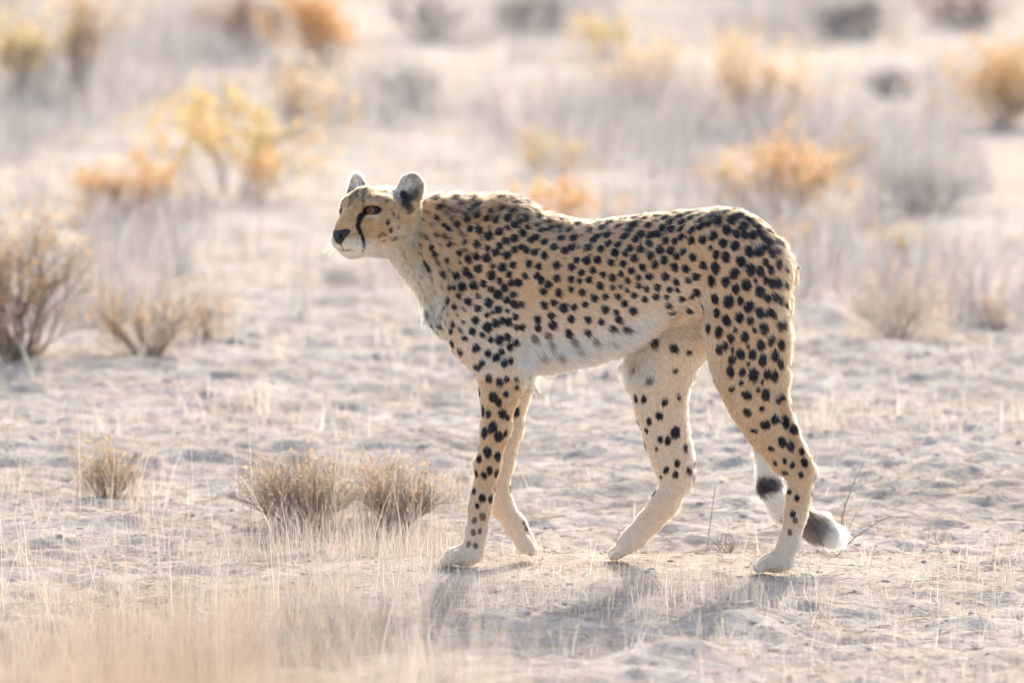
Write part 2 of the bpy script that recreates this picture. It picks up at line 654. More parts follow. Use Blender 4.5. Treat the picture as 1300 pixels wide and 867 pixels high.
SPOTS = []
SPOTS += crop(540, 440, 2.99, [(133, 20), (190, 5), (237, 22), (195, 75, 1.5, .6), (217, 60, .8), (240, 118, 1.1), (283, 130), (307, 122, .8), (268, 40), (290, 18, .8),
    (298, 58), (322, 50, .8), (345, 120, .8, .8), (350, 152, .7), (258, 190, 1.1), (308, 180, .9, .8), (218, 240, 1.2), (238, 252, .8), (292, 253), (280, 208, .8), (313, 268, .7), (255, 305, 1.2),
    (222, 325), (277, 340, 1.1), (305, 330, .7), (236, 397, 1.1), (275, 415), (196, 378, .7), (203, 425, .8), (245, 470, .9), (272, 480, .9), (192, 478, .7), (223, 485, .7),
    (184, 545, .7), (215, 570, .8), (247, 575, .8), (198, 605, .6), (216, 645, .9), (185, 660, .7), (181, 705, .7), (208, 700, .6), (165, 750, .6), (190, 755, .6), (346, 248, .9),
    (375, 670, .6), (383, 690, .6)])
SPOTS += crop(750, 400, 2.55, [(203, 85), (265, 105, 1.1), (318, 120, .9, .7), (143, 163, 1.0, .7), (190, 203, 1, .8), (275, 178, .8, .7), (145, 267, .8), (172, 270, .9), (241, 280, .8), (285, 262, .7),
    (220, 322), (189, 342, .75), (181, 372, .6), (273, 378, 1.2), (226, 403, .8), (249, 406, .9), (211, 432, .5), (305, 425, .7), (280, 478, .8), (245, 500, .7), (226, 524, .6, .7), (273, 514, .7),
    (318, 497, .8), (455, 238, .9, .7), (504, 257, 1.35, .8), (566, 255, 1.1), (487, 215, .8, .7), (541, 238, .5), (506, 311, 1.1, .8), (555, 303, .8, .8), (565, 354, 1.25, .85), (598, 333, .9),
    (605, 270, .8), (620, 265, .7), (627, 343, 1.2), (655, 367, .9), (528, 372, .9, .6), (585, 432, 1, .55), (620, 411), (643, 420, 1.0), (682, 440, .7), (693, 478, .8), (627, 470, .5), (652, 482, .6),
    (629, 508, .8, .8), (597, 478, .5), (680, 515, .6), (643, 570, .8, .7), (668, 588, .6), (608, 520, .5), (653, 642, .6), (661, 662, .6), (645, 703, .6), (437, 15, 1.1), (478, 8), (412, 52, 1.1),
    (452, 72), (495, 68, 1), (515, 18, .8), (558, 40, 1.1), (530, 48, .6), (548, 94), (582, 75), (485, 123), (523, 125), (557, 142, 1.1), (595, 128, 1.1), (415, 112), (433, 100, .8), (456, 140, .9),
    (453, 180, 1.1), (490, 180, .8), (527, 190, 1.3), (571, 192), (593, 195, 1), (508, 158, .5), (553, 213, .45), (612, 155, .8), (605, 30, .9), (622, 28), (615, 90, 1)])
SPOTS += crop(740, 240, 3.467, [(612, 235), (670, 250), (730, 272, 1.1), (775, 270, 1.1), (628, 298), (585, 290, .9), (692, 320, 1.1), (578, 343, 1.2), (560, 262, .6), (733, 353, 1.1), (780, 358, 1),
    (662, 368), (563, 405, 1.2), (622, 408), (672, 438), (714, 418, 1.2), (774, 448, 1.1), (757, 403, .5), (803, 320, .8), (825, 350, .9), (805, 400, .8), (829, 412, .9), (857, 328, 1), (857, 412, 1),
    (888, 345, .7), (890, 418, .9), (580, 480, 1.1), (637, 493, 1.2), (694, 490, .8), (728, 513, 1.2), (778, 538, 1.1), (812, 480, .9), (843, 470, .8), (865, 488, .9), (530, 525, 1.2), (586, 545),
    (630, 578, 1.1), (684, 560, 1.2), (737, 580, .8), (805, 548, .7), (832, 547, .9), (860, 595, .9), (887, 505, .8), (597, 627, 1.1), (548, 612), (792, 612, 1.1), (754, 627), (710, 647, 1.1),
    (648, 655, 1.1), (780, 683, .9), (826, 658, 1.1), (694, 723), (748, 723, 1), (600, 708), (655, 748), (730, 690, .5), (793, 750, 1.1), (845, 730, 1.1), (870, 675), (670, 618, .5), (655, 703, .5),
    (227, 220, 1.1), (290, 240), (337, 267, 1.1), (362, 225), (402, 230), (440, 270), (382, 268), (355, 310, 1.1), (412, 298, .9), (480, 297, 1.1), (400, 343, 1.1), (450, 352), (310, 333), (248, 263),
    (202, 262), (152, 245), (136, 278), (293, 293), (222, 303, .9), (183, 287, .8), (176, 330, .9), (120, 323), (62, 310), (75, 265, .9), (18, 260), (13, 313), (210, 357, .9), (258, 340, .9), (40, 358, .9),
    (85, 378, .8), (128, 388, .9), (165, 373, .8), (193, 405, .8), (242, 388, .8), (288, 387, .9), (358, 387), (406, 408, .9), (240, 425, .8), (275, 437, .8), (323, 433, .9), (375, 443, .8), (72, 422, .9),
    (125, 432, .7), (22, 400, .9), (160, 428, .6), (190, 443, .7), (50, 477, .9), (97, 473, .8), (150, 472, .8), (223, 467, .8), (268, 483, .8), (315, 475, .8), (180, 500, .9), (8, 510, .9), (93, 528, 1.1),
    (143, 543, .8), (215, 538, 1), (17, 572, .9), (77, 587, .9), (158, 573, 1), (16, 632), (125, 612, .9), (183, 612, .9), (52, 665), (128, 672, .9), (365, 475, .7), (370, 512, .9), (430, 487, .9),
    (415, 443, .7), (495, 385), (460, 403), (525, 335, .9), (500, 455, 1.1), (475, 475, .8), (465, 540, .9), (390, 545, .8), (100, 202), (40, 222), (105, 237, .9), (62, 207, .8), (175, 208), (250, 197),
    (200, 180), (295, 203), (323, 195), (350, 170), (385, 178), (280, 160), (375, 145), (428, 145), (425, 175), (475, 180), (515, 165), (468, 128), (508, 115), (552, 150), (588, 135, 1.1), (630, 178),
    (650, 130, 1.1), (500, 95), (570, 95), (430, 210), (475, 225), (523, 222), (570, 205), (675, 195), (708, 200, .9), (746, 203, .9), (700, 160), (718, 130), (770, 190, .9), (795, 215, .8), (830, 280),
    (805, 250, .8), (845, 265, .7), (412, 122), (160, 135), (100, 150), (215, 155), (310, 125), (760, 160, .8), (820, 225, .8), (20, 180, .9), (140, 165, .8), (255, 130), (450, 90, .9), (610, 100, 1), (680, 115, 1)])
SPOTS += crop(520, 230, 3.467, [(428, 162), (457, 188), (477, 175, .8), (497, 157), (391, 222, 1.1), (343, 240, 1.1), (491, 228, 1.1), (425, 203, .8), (423, 260), (456, 250, 1.1), (390, 283, .9), (338, 293, .8),
    (292, 276, 1.1), (375, 313, 1), (420, 323), (456, 302, 1), (333, 337, 1.1), (293, 333, .9), (254, 342, 1), (361, 372, .8), (401, 380, 1.1), (451, 368, .9), (485, 290, .8), (297, 385, 1), (240, 395, 1),
    (264, 417, .8), (200, 413, 1), (355, 417, 1.2), (431, 408, .9), (393, 437, .8), (323, 452, 1), (278, 458, 1.1), (226, 457, 1), (358, 472, .8), (447, 447), (473, 447), (417, 468, .9), (386, 502, 1.2),
    (297, 502, .7), (342, 535, 1.2), (255, 528, 1), (449, 498, .8), (425, 525, .9), (457, 543, 1), (490, 540, .8), (298, 557, .9), (388, 567, 1), (285, 610, 1), (360, 578, .5), (336, 588, .7), (430, 572, .5),
    (463, 592, .9), (336, 640, 1.2), (372, 624, 1), (405, 613, .9), (432, 620, 1.1), (274, 660, .9), (318, 676, .7), (237, 687, .8, .8), (470, 640, .9), (495, 640, .8), (357, 697, .8), (390, 693, 1.2),
    (430, 683, .9), (292, 728, 1.1, .9), (183, 710, .9), (222, 752, 1), (262, 207, .9), (375, 168), (335, 163, .9), (300, 213, 1), (235, 268, .8), (215, 315, .8), (345, 130, .8), (250, 165, .9), (205, 188, .8),
    (293, 150, .8), (344, 755, 1.1), (405, 745, .9), (442, 725, .9), (467, 710, .9), (381, 773, .8), (510, 300, .9), (527, 258, .9), (553, 250), (592, 268, .9), (607, 210), (658, 250, .9), (633, 292), (679, 305),
    (716, 248), (710, 293, .9), (545, 313, .9), (588, 327), (524, 362), (565, 373, .9), (641, 368, 1), (708, 380, 1), (733, 347, .9), (776, 350, 1), (753, 402, .9), (607, 457, 1), (640, 425), (560, 415, .9),
    (575, 437, .9), (505, 415, .9), (705, 432, .9), (744, 442, .7), (783, 425, .9), (651, 490, 1), (708, 477, .8), (758, 490, .9), (582, 483, 1), (586, 545, 1), (633, 532, .9), (672, 555, 1.1), (720, 550, .9),
    (764, 545, 1), (621, 590, 1), (707, 606, 1), (778, 605, 1.1), (563, 605, 1), (627, 630, 1.1), (563, 648, .9), (546, 690, 1), (609, 680, 1), (620, 712, .9), (695, 668, 1.1), (775, 667, 1), (720, 705, .9),
    (737, 740, 1), (583, 765, 1), (655, 763, 1.1), (110, 158, .7), (150, 195, .7), (165, 210, .6), (95, 285, .7), (60, 350, .6), (75, 380, .7), (105, 318, .7), (140, 400, .8), (125, 115, .8), (210, 100, .8),
    (170, 275, .7), (160, 345, .6), (175, 467, .7), (195, 467, .7), (210, 500, .6), (165, 520, .9), (195, 548, .8), (185, 625, .8), (180, 655, .8), (125, 635, .8), (92, 625, .7), (80, 560, .7), (110, 580, .7),
    (232, 620, .5), (545, 190, .7), (570, 215, .7), (640, 205, .8), (690, 215, .8), (520, 205, .7), (390, 120, .9), (440, 125, .9), (300, 110, .8), (260, 120, .8)])

kept = []
for s in SPOTS:
    if all((s[0] - q[0]) ** 2 + (s[1] - q[1]) ** 2 > 5.0 ** 2 for q in kept):
        kept.append(s)


def region_size(px, py):
    """Base spot half-width and height-to-width ratio for a place on the side."""
    thigh = sstep(880, 925, px)
    leg = sstep(480, 520, py)
    nk = 1 - sstep(545, 590, px)
    w = 5.1 * (1 - thigh) + 5.6 * thigh
    w = w * (1 + 0.02 * leg) * (1 + 0.05 * nk)
    tall = 1.12 * (1 - thigh) + 1.32 * thigh
    tall = tall * (1 - leg) + 1.38 * leg
    return w, tall


down = np.array([0, 0, -1.0])
sp_c, sp_n, sp_u, sp_a, sp_b, sp_k = [], [], [], [], [], []


def add_spot(i, w, tall, fade=1.0, u=None):
    n = bn[i]
    if u is None:
        u = down + np.array([rng.normal(0, .3), 0, 0])
    u = u - n * (u @ n)
    sp_c.append(bv[i]); sp_n.append(n); sp_u.append(norm(u)); sp_a.append(K(w * tall)); sp_b.append(K(w)); sp_k.append(fade)


for s in kept:
    i = pick(s[0], s[1])
    if i < 0:
        continue
    w, tall = region_size(s[0], s[1])
    w *= (s[2] if len(s) > 2 else 1.0) * rng.uniform(.93, 1.07)
    if len(s) > 3:
        tall = s[3]
    fd = 1.0
    if s[1] > 655 or (s[1] > 425 and 660 < s[0] < 800):
        fd = 0.8
    add_spot(i, w, tall, fd)

# spots on the faces turned away from the picture: evenly spread at the same spacing
hid = ((bn @ -F < 0.12) | ((bn[:, 2] > 0.55) & (bn @ -F < 0.6) & (bpx > 545))) & (bpyy < 640) & (bpx > 530)
under = (bn[:, 2] < -0.55)
cand = np.flatnonzero(hid & ~under)
rng.shuffle(cand)
C0 = np.array(sp_c)
acc = list(C0)
arr = np.zeros((6000, 3)); arr[:len(acc)] = C0; na = len(acc)
for i in cand[:9000]:
    if ((arr[:na] - bv[i]) ** 2).sum(1).min() > (K(12.0 if bn[i][2] > .5 else 15.5)) ** 2:
        arr[na] = bv[i]; na += 1
        w, tall = region_size(bpx[i], bpyy[i])
        add_spot(i, w * rng.uniform(.8, 1.1), tall, 1.0)
ncand = np.flatnonzero((bn @ -F > 0.0) & (bpx > 530) & (bpx < 592) & (bpyy > 262) & (bpyy < 420))
rng.shuffle(ncand)
for i in ncand[:2500]:
    if ((arr[:na] - bv[i]) ** 2).sum(1).min() > K(10.5) ** 2:
        arr[na] = bv[i]; na += 1
        add_spot(i, rng.uniform(1.9, 3.0), rng.uniform(1.3, 2.2), rng.uniform(.5, .9), np.array([.6, 0, -.8]))
# tail bands are set by length along the tail below
sp_c, sp_n, sp_u, sp_a, sp_b, sp_k = (np.array(q) for q in (sp_c, sp_n, sp_u, sp_a, sp_b, sp_k))
sp_t = np.cross(sp_n, sp_u)
order = np.argsort(sp_c[:, 0])
sp_c, sp_n, sp_u, sp_t, sp_a, sp_b, sp_k = (q[order] for q in (sp_c, sp_n, sp_u, sp_t, sp_a, sp_b, sp_k))


def spot_mask(p, nn):
    out = np.zeros(len(p))
    wob = 0.16 * noise(p, 230, 21) + 0.10 * noise(p, 600, 22)
    for b in np.arange(LO[0], HI[0], 0.02):
        m = np.flatnonzero((p[:, 0] >= b) & (p[:, 0] < b + 0.02))
        if not len(m):
            continue
        for j in np.flatnonzero((sp_c[:, 0] > b - 0.02) & (sp_c[:, 0] < b + 0.04)):
            v = p[m] - sp_c[j]
            near = np.flatnonzero((np.abs(v) < 0.024).all(1))
            if not len(near):
                continue
            v = v[near]
            mm = m[near]
            e = np.sqrt(((v @ sp_u[j]) / sp_a[j]) ** 2 + ((v @ sp_t[j]) / sp_b[j]) ** 2) + wob[mm]
            k = (1 - sstep(0.86, 1.14, e)) * sp_k[j] * (np.abs(v @ sp_n[j]) < 0.02) * ((nn[mm] @ sp_n[j]) > 0.1)
            out[mm] = np.maximum(out[mm], k)
    return out


# face marks: read off the near side, mirrored to the other
def head_local(p):
    q = (p - HO) * PXM
    return q @ hf, q @ hl, q @ hu


def pts_local(lst):
    r = []
    for x, y in lst:
        i = pick(x, y, 3.5)
        a, b, c = head_local(bv[i][None])
        r.append((a[0], b[0], c[0]))
    return np.array(r)


def seg_dist(a, b, c, line):
    q = np.stack([a, b, c], 1)
    best = np.full(len(a), 1e3)
    tb_ = np.zeros(len(a))
    for k in range(len(line) - 1):
        s, e = line[k], line[k + 1]
        d = e - s
        t = np.clip(((q - s) @ d) / (d @ d), 0, 1)
        dist = np.linalg.norm(q - s - t[:, None] * d, axis=1)
        m = dist < best
        best[m] = dist[m]
        tb_[m] = (k + t[m]) / (len(line) - 1)
    return best, tb_


TEAR = pts_local([(464, 270), (459, 274), (455.5, 280), (454, 287), (457.5, 295), (461, 303), (462.2, 311), (461.5, 318)])
DOTS = pts_local([(492, 282), (495, 293), (498, 303), (489, 298), (484, 296), (487, 306), (481, 300), (505, 290), (508, 300), (512, 318), (503, 308), (515, 330), (498, 272), (505, 276)])
BROW = pts_local([(450, 240), (463, 242), (474, 239), (486, 243), (497, 240), (505, 246), (480, 250), (490, 256), (500, 258), (470, 250), (461, 256), (509, 262), (444, 246), (453, 250)])
STREAKS = [pts_local(q) for q in ([(461, 262), (460, 250), (461, 242)], [(442, 262), (446, 250), (452, 243)], [(499, 276), (496, 268)], [(470, 240), (478, 236)], [(508, 312), (513, 322)], [(500, 312), (507, 318)])]
EARD = pts_local([(511, 247), (515, 257), (519, 268)])
RUFF = pts_local([(503, 316), (512, 309), (519, 302)])
EYE_A, EYE_B, EYE_C = 48, 25.0, 4.8

TAIL_P = np.array([q[0] for q in TAIL])


def tail_param(p):
    best = np.full(len(p), 1e3)
    tp = np.zeros(len(p))
    L = np.concatenate([[0], np.cumsum(np.linalg.norm(np.diff(TAIL_P, axis=0), axis=1))])
    for k in range(len(TAIL_P) - 1):
        s, e = TAIL_P[k], TAIL_P[k + 1]
        d = e - s
        t = np.clip(((p - s) @ d) / (d @ d), 0, 1)
        dist = np.linalg.norm(p - s - t[:, None] * d, axis=1)
        m = dist < best
        best[m] = dist[m]
        tp[m] = (L[k] + t[m] * (L[k + 1] - L[k])) / L[-1]
    return best, tp


TAN = np.array([0.67, 0.395, 0.205])
PALE = np.array([0.81, 0.61, 0.43])
WHITE = np.array([0.90, 0.79, 0.65])
BLACK = np.array([0.016, 0.013, 0.014])


def mixc(c, t, w):
    return c * (1 - w[:, None]) + np.asarray(t)[None] * w[:, None]


def coat(p, nn):
    """Colour, fur length (m), combing direction and lift of the coat at surface points."""
    px, py, _ = to_pix(p)
    a, b, c = head_local(p)
    ishead = (1 - sstep(500, 535, px + 0.35 * (py - 300))) * (py < 352)
    td, tp = tail_param(p)
    tail = (td < K(17)) & (tp > 0.10) & ((np.abs(p[:, 1] - np.interp(tp, [0, 1], [y0(985), y0(1050) + .03])) < 0.034)) & (tp > 0.2)
    L0 = 0.0085 + 0 * px
    C = np.tile(TAN, (len(p), 1))
    C *= (1 + 0.10 * noise(p, 30, 31) + 0.06 * noise(p, 120, 32))[:, None]
    # darker back, paler flank and belly, white under parts
    rel = np.interp(px, TX, TT), np.interp(px, TX, TB)
    h = (py - rel[0]) / (rel[1] - rel[0])
    body = sstep(545, 600, px) * (1 - sstep(870, 925, px))
    C = mixc(C, np.array([0.50, 0.30, 0.16]), 0.6 * sstep(545, 600, px) * (1 - sstep(-0.02, 0.24, h)) * (py < 480))
    C = mixc(C, PALE, 0.75 * body * sstep(0.45, 0.80, h) * (py < 480))
    behind = sstep(652, 672, px) * (1 - sstep(800, 860, px))
    bel = behind * sstep(0.74, 0.90, h) * (py < 490)
    C = mixc(C, WHITE, 0.9 * bel)
    chest = (1 - sstep(548, 575, px)) * sstep(375, 400, py) * (py < 470)
    C = mixc(C, WHITE, 0.8 * chest)
    throat = (1 - sstep(540, 575, px)) * sstep(322, 350, py) * (py < 400)
    C = mixc(C, PALE, 0.6 * throat)
    # inner sides and lower parts of the legs
    yl = p[:, 1] - y0(px)
    inner = sstep(0.05, 0.5, -nn[:, 1] * np.sign(yl)) * sstep(400, 470, py)
    C = mixc(C, PALE, 0.8 * inner)
    far_h = (yl > 0.0) & (px > 760) & (px < 905) & (py > 395)
    C = mixc(C, PALE, 0.6 * far_h * sstep(395, 450, py))
    C = mixc(C, PALE, 0.5 * sstep(590, 680, py))
    C = mixc(C, WHITE, 0.45 * sstep(650, 700, py))
    groin = far_h * (1 - sstep(425, 450, py)) * (px > 830)
    C = mixc(C, np.array([0.55, 0.42, 0.28]), 0.6 * groin)
    nape = (1 - sstep(560, 620, px)) * (ishead < 0.5) * (py < 400)
    C = mixc(C, PALE, 0.2 * nape)
    sm = spot_mask(p, nn) * (1 - ishead)
    # tail bands
    ring = sstep(0.2, 0.5, np.sin((tp - 0.55) * 46)) * sstep(0.5, 0.6, tp)
    ring = np.where(tp > 0.84, 0.92, ring) * (1 - 0.8 * sstep(0.96, 0.985, tp))
    tcol = mixc(np.tile(PALE, (len(p), 1)), WHITE, sstep(.4, .6, tp) * 1.0)
    tcol = mixc(tcol, np.array([.045, .04, .045]), ring)
    C = np.where(tail[:, None], tcol, C)
    sm = np.where(tail, 0, sm)
    C = mixc(C, BLACK, sm)
    # ---------------- head
    ab = np.abs(b)
    hc = np.tile(np.array([0.56, 0.325, 0.155]), (len(p), 1)) * (1 + 0.22 * noise(p, 90, 33) + 0.10 * noise(p, 300, 34))[:, None]
    muz = sstep(-26, -36, c) * sstep(30, 44, a)
    hc = mixc(hc, WHITE, 0.6 * muz)
    hc = mixc(hc, WHITE, 0.8 * sstep(-34, -44, c))
    e2 = np.sqrt(((a - EYE_A + 2) / 16) ** 2 + ((ab - EYE_B - 1) / 10) ** 2 + ((c - EYE_C + 7.5) / 3.4) ** 2)
    hc = mixc(hc, WHITE, 0.45 * (1 - sstep(0.1, 1.1, e2 + 0.25 * noise(p, 200, 45))))
    e3 = np.sqrt(((a - EYE_A) / 14) ** 2 + ((ab - EYE_B) / 12) ** 2 + ((c - EYE_C - 11) / 5) ** 2)
    hc = mixc(hc, PALE, 0.15 * (1 - sstep(0.5, 1.1, e3)))
    fine = sstep(0.15, 0.55, noise(p, 330, 49)) * sstep(-6, 6, c) * (1 - sstep(34, 50, a))
    hc = mixc(hc, np.array([.10, .07, .05]), 0.45 * fine)
    cheek = sstep(-8, -22, c) * (1 - sstep(20, 36, a)) * 0.4
    hc = mixc(hc, PALE, cheek)
    hc = mixc(hc, np.array([.34, .215, .125]), 0.75 * sstep(6, 28, c))  # brown crown, painted deeper than its own tone to offset the backlight
    # dark specks on the crown between the ears
    speck = sstep(0.25, 0.6, noise(p, 170, 35)) * sstep(14, 26, c) * 0.65
    hc = mixc(hc, BLACK, speck)
    for q in BROW:
        dd = np.sqrt((a - q[0]) ** 2 + (ab - abs(q[1])) ** 2 + (c - q[2]) ** 2)
        hc = mixc(hc, BLACK, 0.7 * (1 - sstep(1.6, 3.4, dd + 1.2 * noise(p, 300, 36))))
    for k, q in enumerate(DOTS):
        r0 = 2.7 if k < 3 else 1.7
        dd = np.sqrt((a - q[0]) ** 2 + (ab - abs(q[1])) ** 2 + ((c - q[2]) / 1.5) ** 2)
        hc = mixc(hc, BLACK, (0.95 if k < 3 else 0.8) * (1 - sstep(r0 - .7, r0 + .9, dd)))
    dd, _ = seg_dist(a, ab, c, np.abs(RUFF * [0, 1, 0]) + RUFF * [1, 0, 1])
    hc = mixc(hc, WHITE, 0.75 * (1 - sstep(3, 10, dd + 3 * noise(p, 150, 62))))
    for q in STREAKS:
        dd, _ = seg_dist(a, ab, c, np.abs(q * [0, 1, 0]) + q * [1, 0, 1])
        hc = mixc(hc, BLACK, 0.6 * (1 - sstep(0.8, 2.4, dd + 0.8 * noise(p, 260, 48))))
    dt, tt_ = seg_dist(a, ab, c, np.abs(TEAR * [0, 1, 0]) + TEAR * [1, 0, 1])
    wt = (4.3 - 1.7 * tt_ + 0.8 * noise(p, 260, 44)) * np.where((tt_ > .82), 0.75, 1)
    hc = mixc(hc, BLACK, 1 - sstep(wt - .6, wt + .8, dt))
    el = np.sqrt(((a - EYE_A + 1.0) * 0.5 / 6.5) ** 2 + (np.hypot((a - EYE_A) * .6, (ab - EYE_B) * .8) / 12.2) ** 2 + ((c - EYE_C - 0.8) / 6.3) ** 2)
    hc = mixc(hc, BLACK, 1 - sstep(0.88, 1.08, el))
    # rows of whisker spots
    for r_i in range(3):
        for q_i in range(4):
            dd = np.sqrt((a - (70 - 6 * q_i)) ** 2 * .6 + (c + 31 + 4 * r_i + 0.8 * q_i) ** 2)
            hc = mixc(hc, np.array([.12, .085, .06]), 0.45 * (1 - sstep(0.7, 1.6, dd)) * (ab > 8))
    # mouth line
    ml = (np.abs(c + 44.5 + 1.5 * np.sin(sstep(54, 82, a) * 3.1)) < 1.1) & (a > 48)
    hc = mixc(hc, np.array([.10, .075, .06]), 0.75 * ml * sstep(68, 72, a))
    ph = (np.abs(b) < 1.0) & (c < -33) & (c > -44) & (a > 60)
    hc = mixc(hc, np.array([.05, .04, .035]), 0.8 * ph)
    # ears: grey-white inside, black patch at the base and outside, pale rim
    for s in (1, -1):
        ca, cb, cc = (-8, 42, 34) if s > 0 else (-6, -50, 35)
        inear = (b * s > 24) & (c > 16) & (a < 22)
        # facing of the ear opening
        en = norm(hf * 0.86 + hl * 0.40 * s + hu * 0.12)
        fc = nn @ en
        icol = mixc(np.tile(np.array([.78, .65, .52]), (len(p), 1)), np.array([.20, .15, .115]), sstep(-0.5, 0.6, 0.9 * noise(p, 300, 40) + 0.8 * noise(p, 140, 41)) * 0.75)
        lowd = sstep(cc + 4, cc - 12, c + 0.6 * (a - ca) + 3 * noise(p, 250, 47))
        icol = mixc(icol, BLACK, 0.85 * lowd * (fc > 0))
        icol = np.where((fc < -0.1)[:, None], mixc(np.tile(PALE, (len(p), 1)), BLACK, sstep(cc + 14, cc + 4, c))[:], icol)
        rim = np.abs(fc) < 0.25
        icol = np.where(rim[:, None], PALE, icol)
        hc = np.where(inear[:, None], icol, hc)
    dd, _ = seg_dist(a, b, c, EARD)
    hc = mixc(hc, BLACK, 0.98 * (1 - sstep(4.4, 6.6, dd + 1.5 * noise(p, 200, 46))))
    C = mixc(C * 1.0, [0, 0, 0], ishead) + hc * ishead[:, None]
    # ---------------- fur length
    L0 = L0 + 0.005 * nape * (1 - ishead)
    L0 = L0 + 0.011 * sstep(0.14, 0.0, h) * sstep(540, 590, px) * (1 - sstep(690, 760, px))
    L0 = L0 + 0.004 * sstep(0.14, 0.0, h) * sstep(690, 760, px)
    L0 = L0 + 0.014 * bel + 0.008 * chest + 0.005 * throat
    L0 = L0 * (1 - 0.30 * sstep(470, 560, py)) * (1 - 0.55 * sstep(640, 695, py))
    back_edge = sstep(0.2, 0.8, nn[:, 0]) * (py > 300) * (px > 850)
    L0 = L0 + 0.005 * back_edge
    L0 = np.where(tail, 0.016 + 0.012 * sstep(0.80, 0.97, tp), L0)
    hl_ = 0.0062 - 0.0034 * sstep(20, 60, a) + 0.010 * sstep(-10, -30, c) * (1 - sstep(10, 40, a))
    hl_ = np.where((c > 16) & (ab > 24) & (a < 22), 0.0055, hl_)
    L0 = L0 * (1 - ishead) + hl_ * ishead
    L0 = np.where((ishead > 0.5) & (el < 1.15), 0.0012, L0)
    # ---------------- combing
    leg = sstep(410, 470, py) * np.where((px > 660) & (px < 795), 0, 1)
    D = np.stack([0.92 - 0.9 * leg, 0 * px, -0.35 - 0.65 * leg], 1)
    thigh = sstep(880, 940, px) * (py < 480)
    D = D + thigh[:, None] * np.array([-0.1, 0, -0.5])
    D = D - np.stack([0.1 * bel, 0 * bel, 0.5 * bel], 1)
    nk = nape[:, None] * np.array([0.0, 0, -0.35])
    D = D + nk
    paw = sstep(675, 700, py)
    D = D + paw[:, None] * np.array([-0.8, 0, 0.4])
    tdir = np.zeros((len(p), 3))
    seg = np.clip((tp * (len(TAIL_P) - 1)).astype(int), 0, len(TAIL_P) - 2)
    tdir = norm(TAIL_P[seg + 1] - TAIL_P[seg])
    D = np.where(tail[:, None], tdir, D)
    away = norm(p - HP(74, 0, -24)) + np.array([0, 0, -0.12])
    earm = ((c > 18) & (ab > 26) & (a < 22) & (ishead > 0.5))
    away = np.where(earm[:, None], norm(p - HP(-6, 0, 18)), away)
    D = D * (1 - ishead[:, None]) + away * ishead[:, None]
    lift = 0.22 + 0.25 * nape + 0.25 * bel + 0.18 * (sstep(0.14, 0.0, h) * sstep(560, 600, px) * (1 - sstep(700, 770, px))) + 0.15 * back_edge
    lift = np.where(tail, 0.40, lift)
    return C, L0, D, lift, (ishead > 0.5)


Cb, _, _, _, _ = coat(bv, bn)
cheetah = empty('cheetah', (0.22, 0.0, 0.0))
tag(cheetah, 'black-spotted tan cheetah walking with its head turned aside and dark-tipped tail low', 'cheetah')

m, nt, out = new_mat('cheetah_skin')
a_ = N(nt, 'ShaderNodeAttribute', attribute_name='coat')
p_ = N(nt, 'ShaderNodeBsdfPrincipled', Roughness=0.85)
p_.inputs['Specular IOR Level'].default_value = 0.1
nt.links.new(a_.outputs['Color'], p_.inputs['Base Color'])
nt.links.new(p_.outputs[0], out.inputs[0])
body = mesh_obj('body', bv, bq, m, cheetah)
set_color(body, 'coat', Cb * 0.9)

# ---- fur: single hairs grown on the body
NH = 520000
tri = np.concatenate([bq[:, [0, 1, 2]], bq[:, [0, 2, 3]]])
ar = np.linalg.norm(np.cross(bv[tri[:, 1]] - bv[tri[:, 0]], bv[tri[:, 2]] - bv[tri[:, 0]]), axis=1)
tc_ = bv[tri].mean(1)
ha, hb, hc_ = head_local(tc_)
hx, hyp, _ = to_pix(tc_)
wgt = ar * np.where((hx < 535) & (hyp < 350), 2.6, 1.0)
pick_t = rng.choice(len(tri), NH, p=wgt / wgt.sum())
r1_, r2_ = np.sqrt(rng.random(NH)), rng.random(NH)
w3 = np.stack([1 - r1_, r1_ * (1 - r2_), r1_ * r2_], 1)
T = tri[pick_t]
hp = (bv[T] * w3[:, :, None]).sum(1)
hn = norm((bn[T] * w3[:, :, None]).sum(1))
hcol, hlen, hdir, hlift, hish = coat(hp, hn)
# bare skin: eyes, nose leather
a, b, c = head_local(hp)
bare = (np.hypot(np.hypot((a - EYE_A) * .6, (np.abs(b) - EYE_B) * .8) / 10.5, (c - EYE_C) / 5.2) < 1) & (a > 20)
bare |= (a > 72) & (np.abs(b) < 10) & (c > -36) & (c < -18)
k = ~bare
hp, hn, hcol, hlen, hdir, hlift, hish = (q[k] for q in (hp, hn, hcol, hlen, hdir, hlift, hish))
n_h = len(hp)
hdir = hdir + 0.35 * np.stack([noise(hp, 35, 51), noise(hp, 35, 52), noise(hp, 35, 53)], 1)
hdir = hdir + 0.40 * np.stack([noise(hp, 130, 54), noise(hp, 130, 55), noise(hp, 130, 56)], 1)
hdir += rng.normal(0, 0.14, hdir.shape)
clump = noise(hp, 110, 57)
hlift = hlift * (1 + 0.55 * clump)
hlen = hlen * (1 + 0.25 * noise(hp, 90, 58))
hcol = hcol * (1 + 0.13 * noise(hp, 150, 59) + 0.10 * clump)[:, None]
hpx_, hpy_, _ = to_pix(hp)
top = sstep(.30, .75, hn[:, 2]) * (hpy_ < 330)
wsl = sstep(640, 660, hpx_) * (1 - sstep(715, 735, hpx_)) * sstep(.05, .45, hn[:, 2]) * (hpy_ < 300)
hcol = hcol * (1 - 0.30 * np.maximum(top, wsl))[:, None]  # upward-facing hair and withers slope darkened to hold back the sunlight there
guard = (hn[:, 2] > 0.25) & (hpx_ > 545) & (hpy_ < 330) & (noise(hp, 150, 60) + rng.normal(0, .12, n_h) > 0.52)
hcol = np.where(guard[:, None], BLACK * 2.5, hcol)
hlen = np.where(guard, hlen * 1.25, hlen)
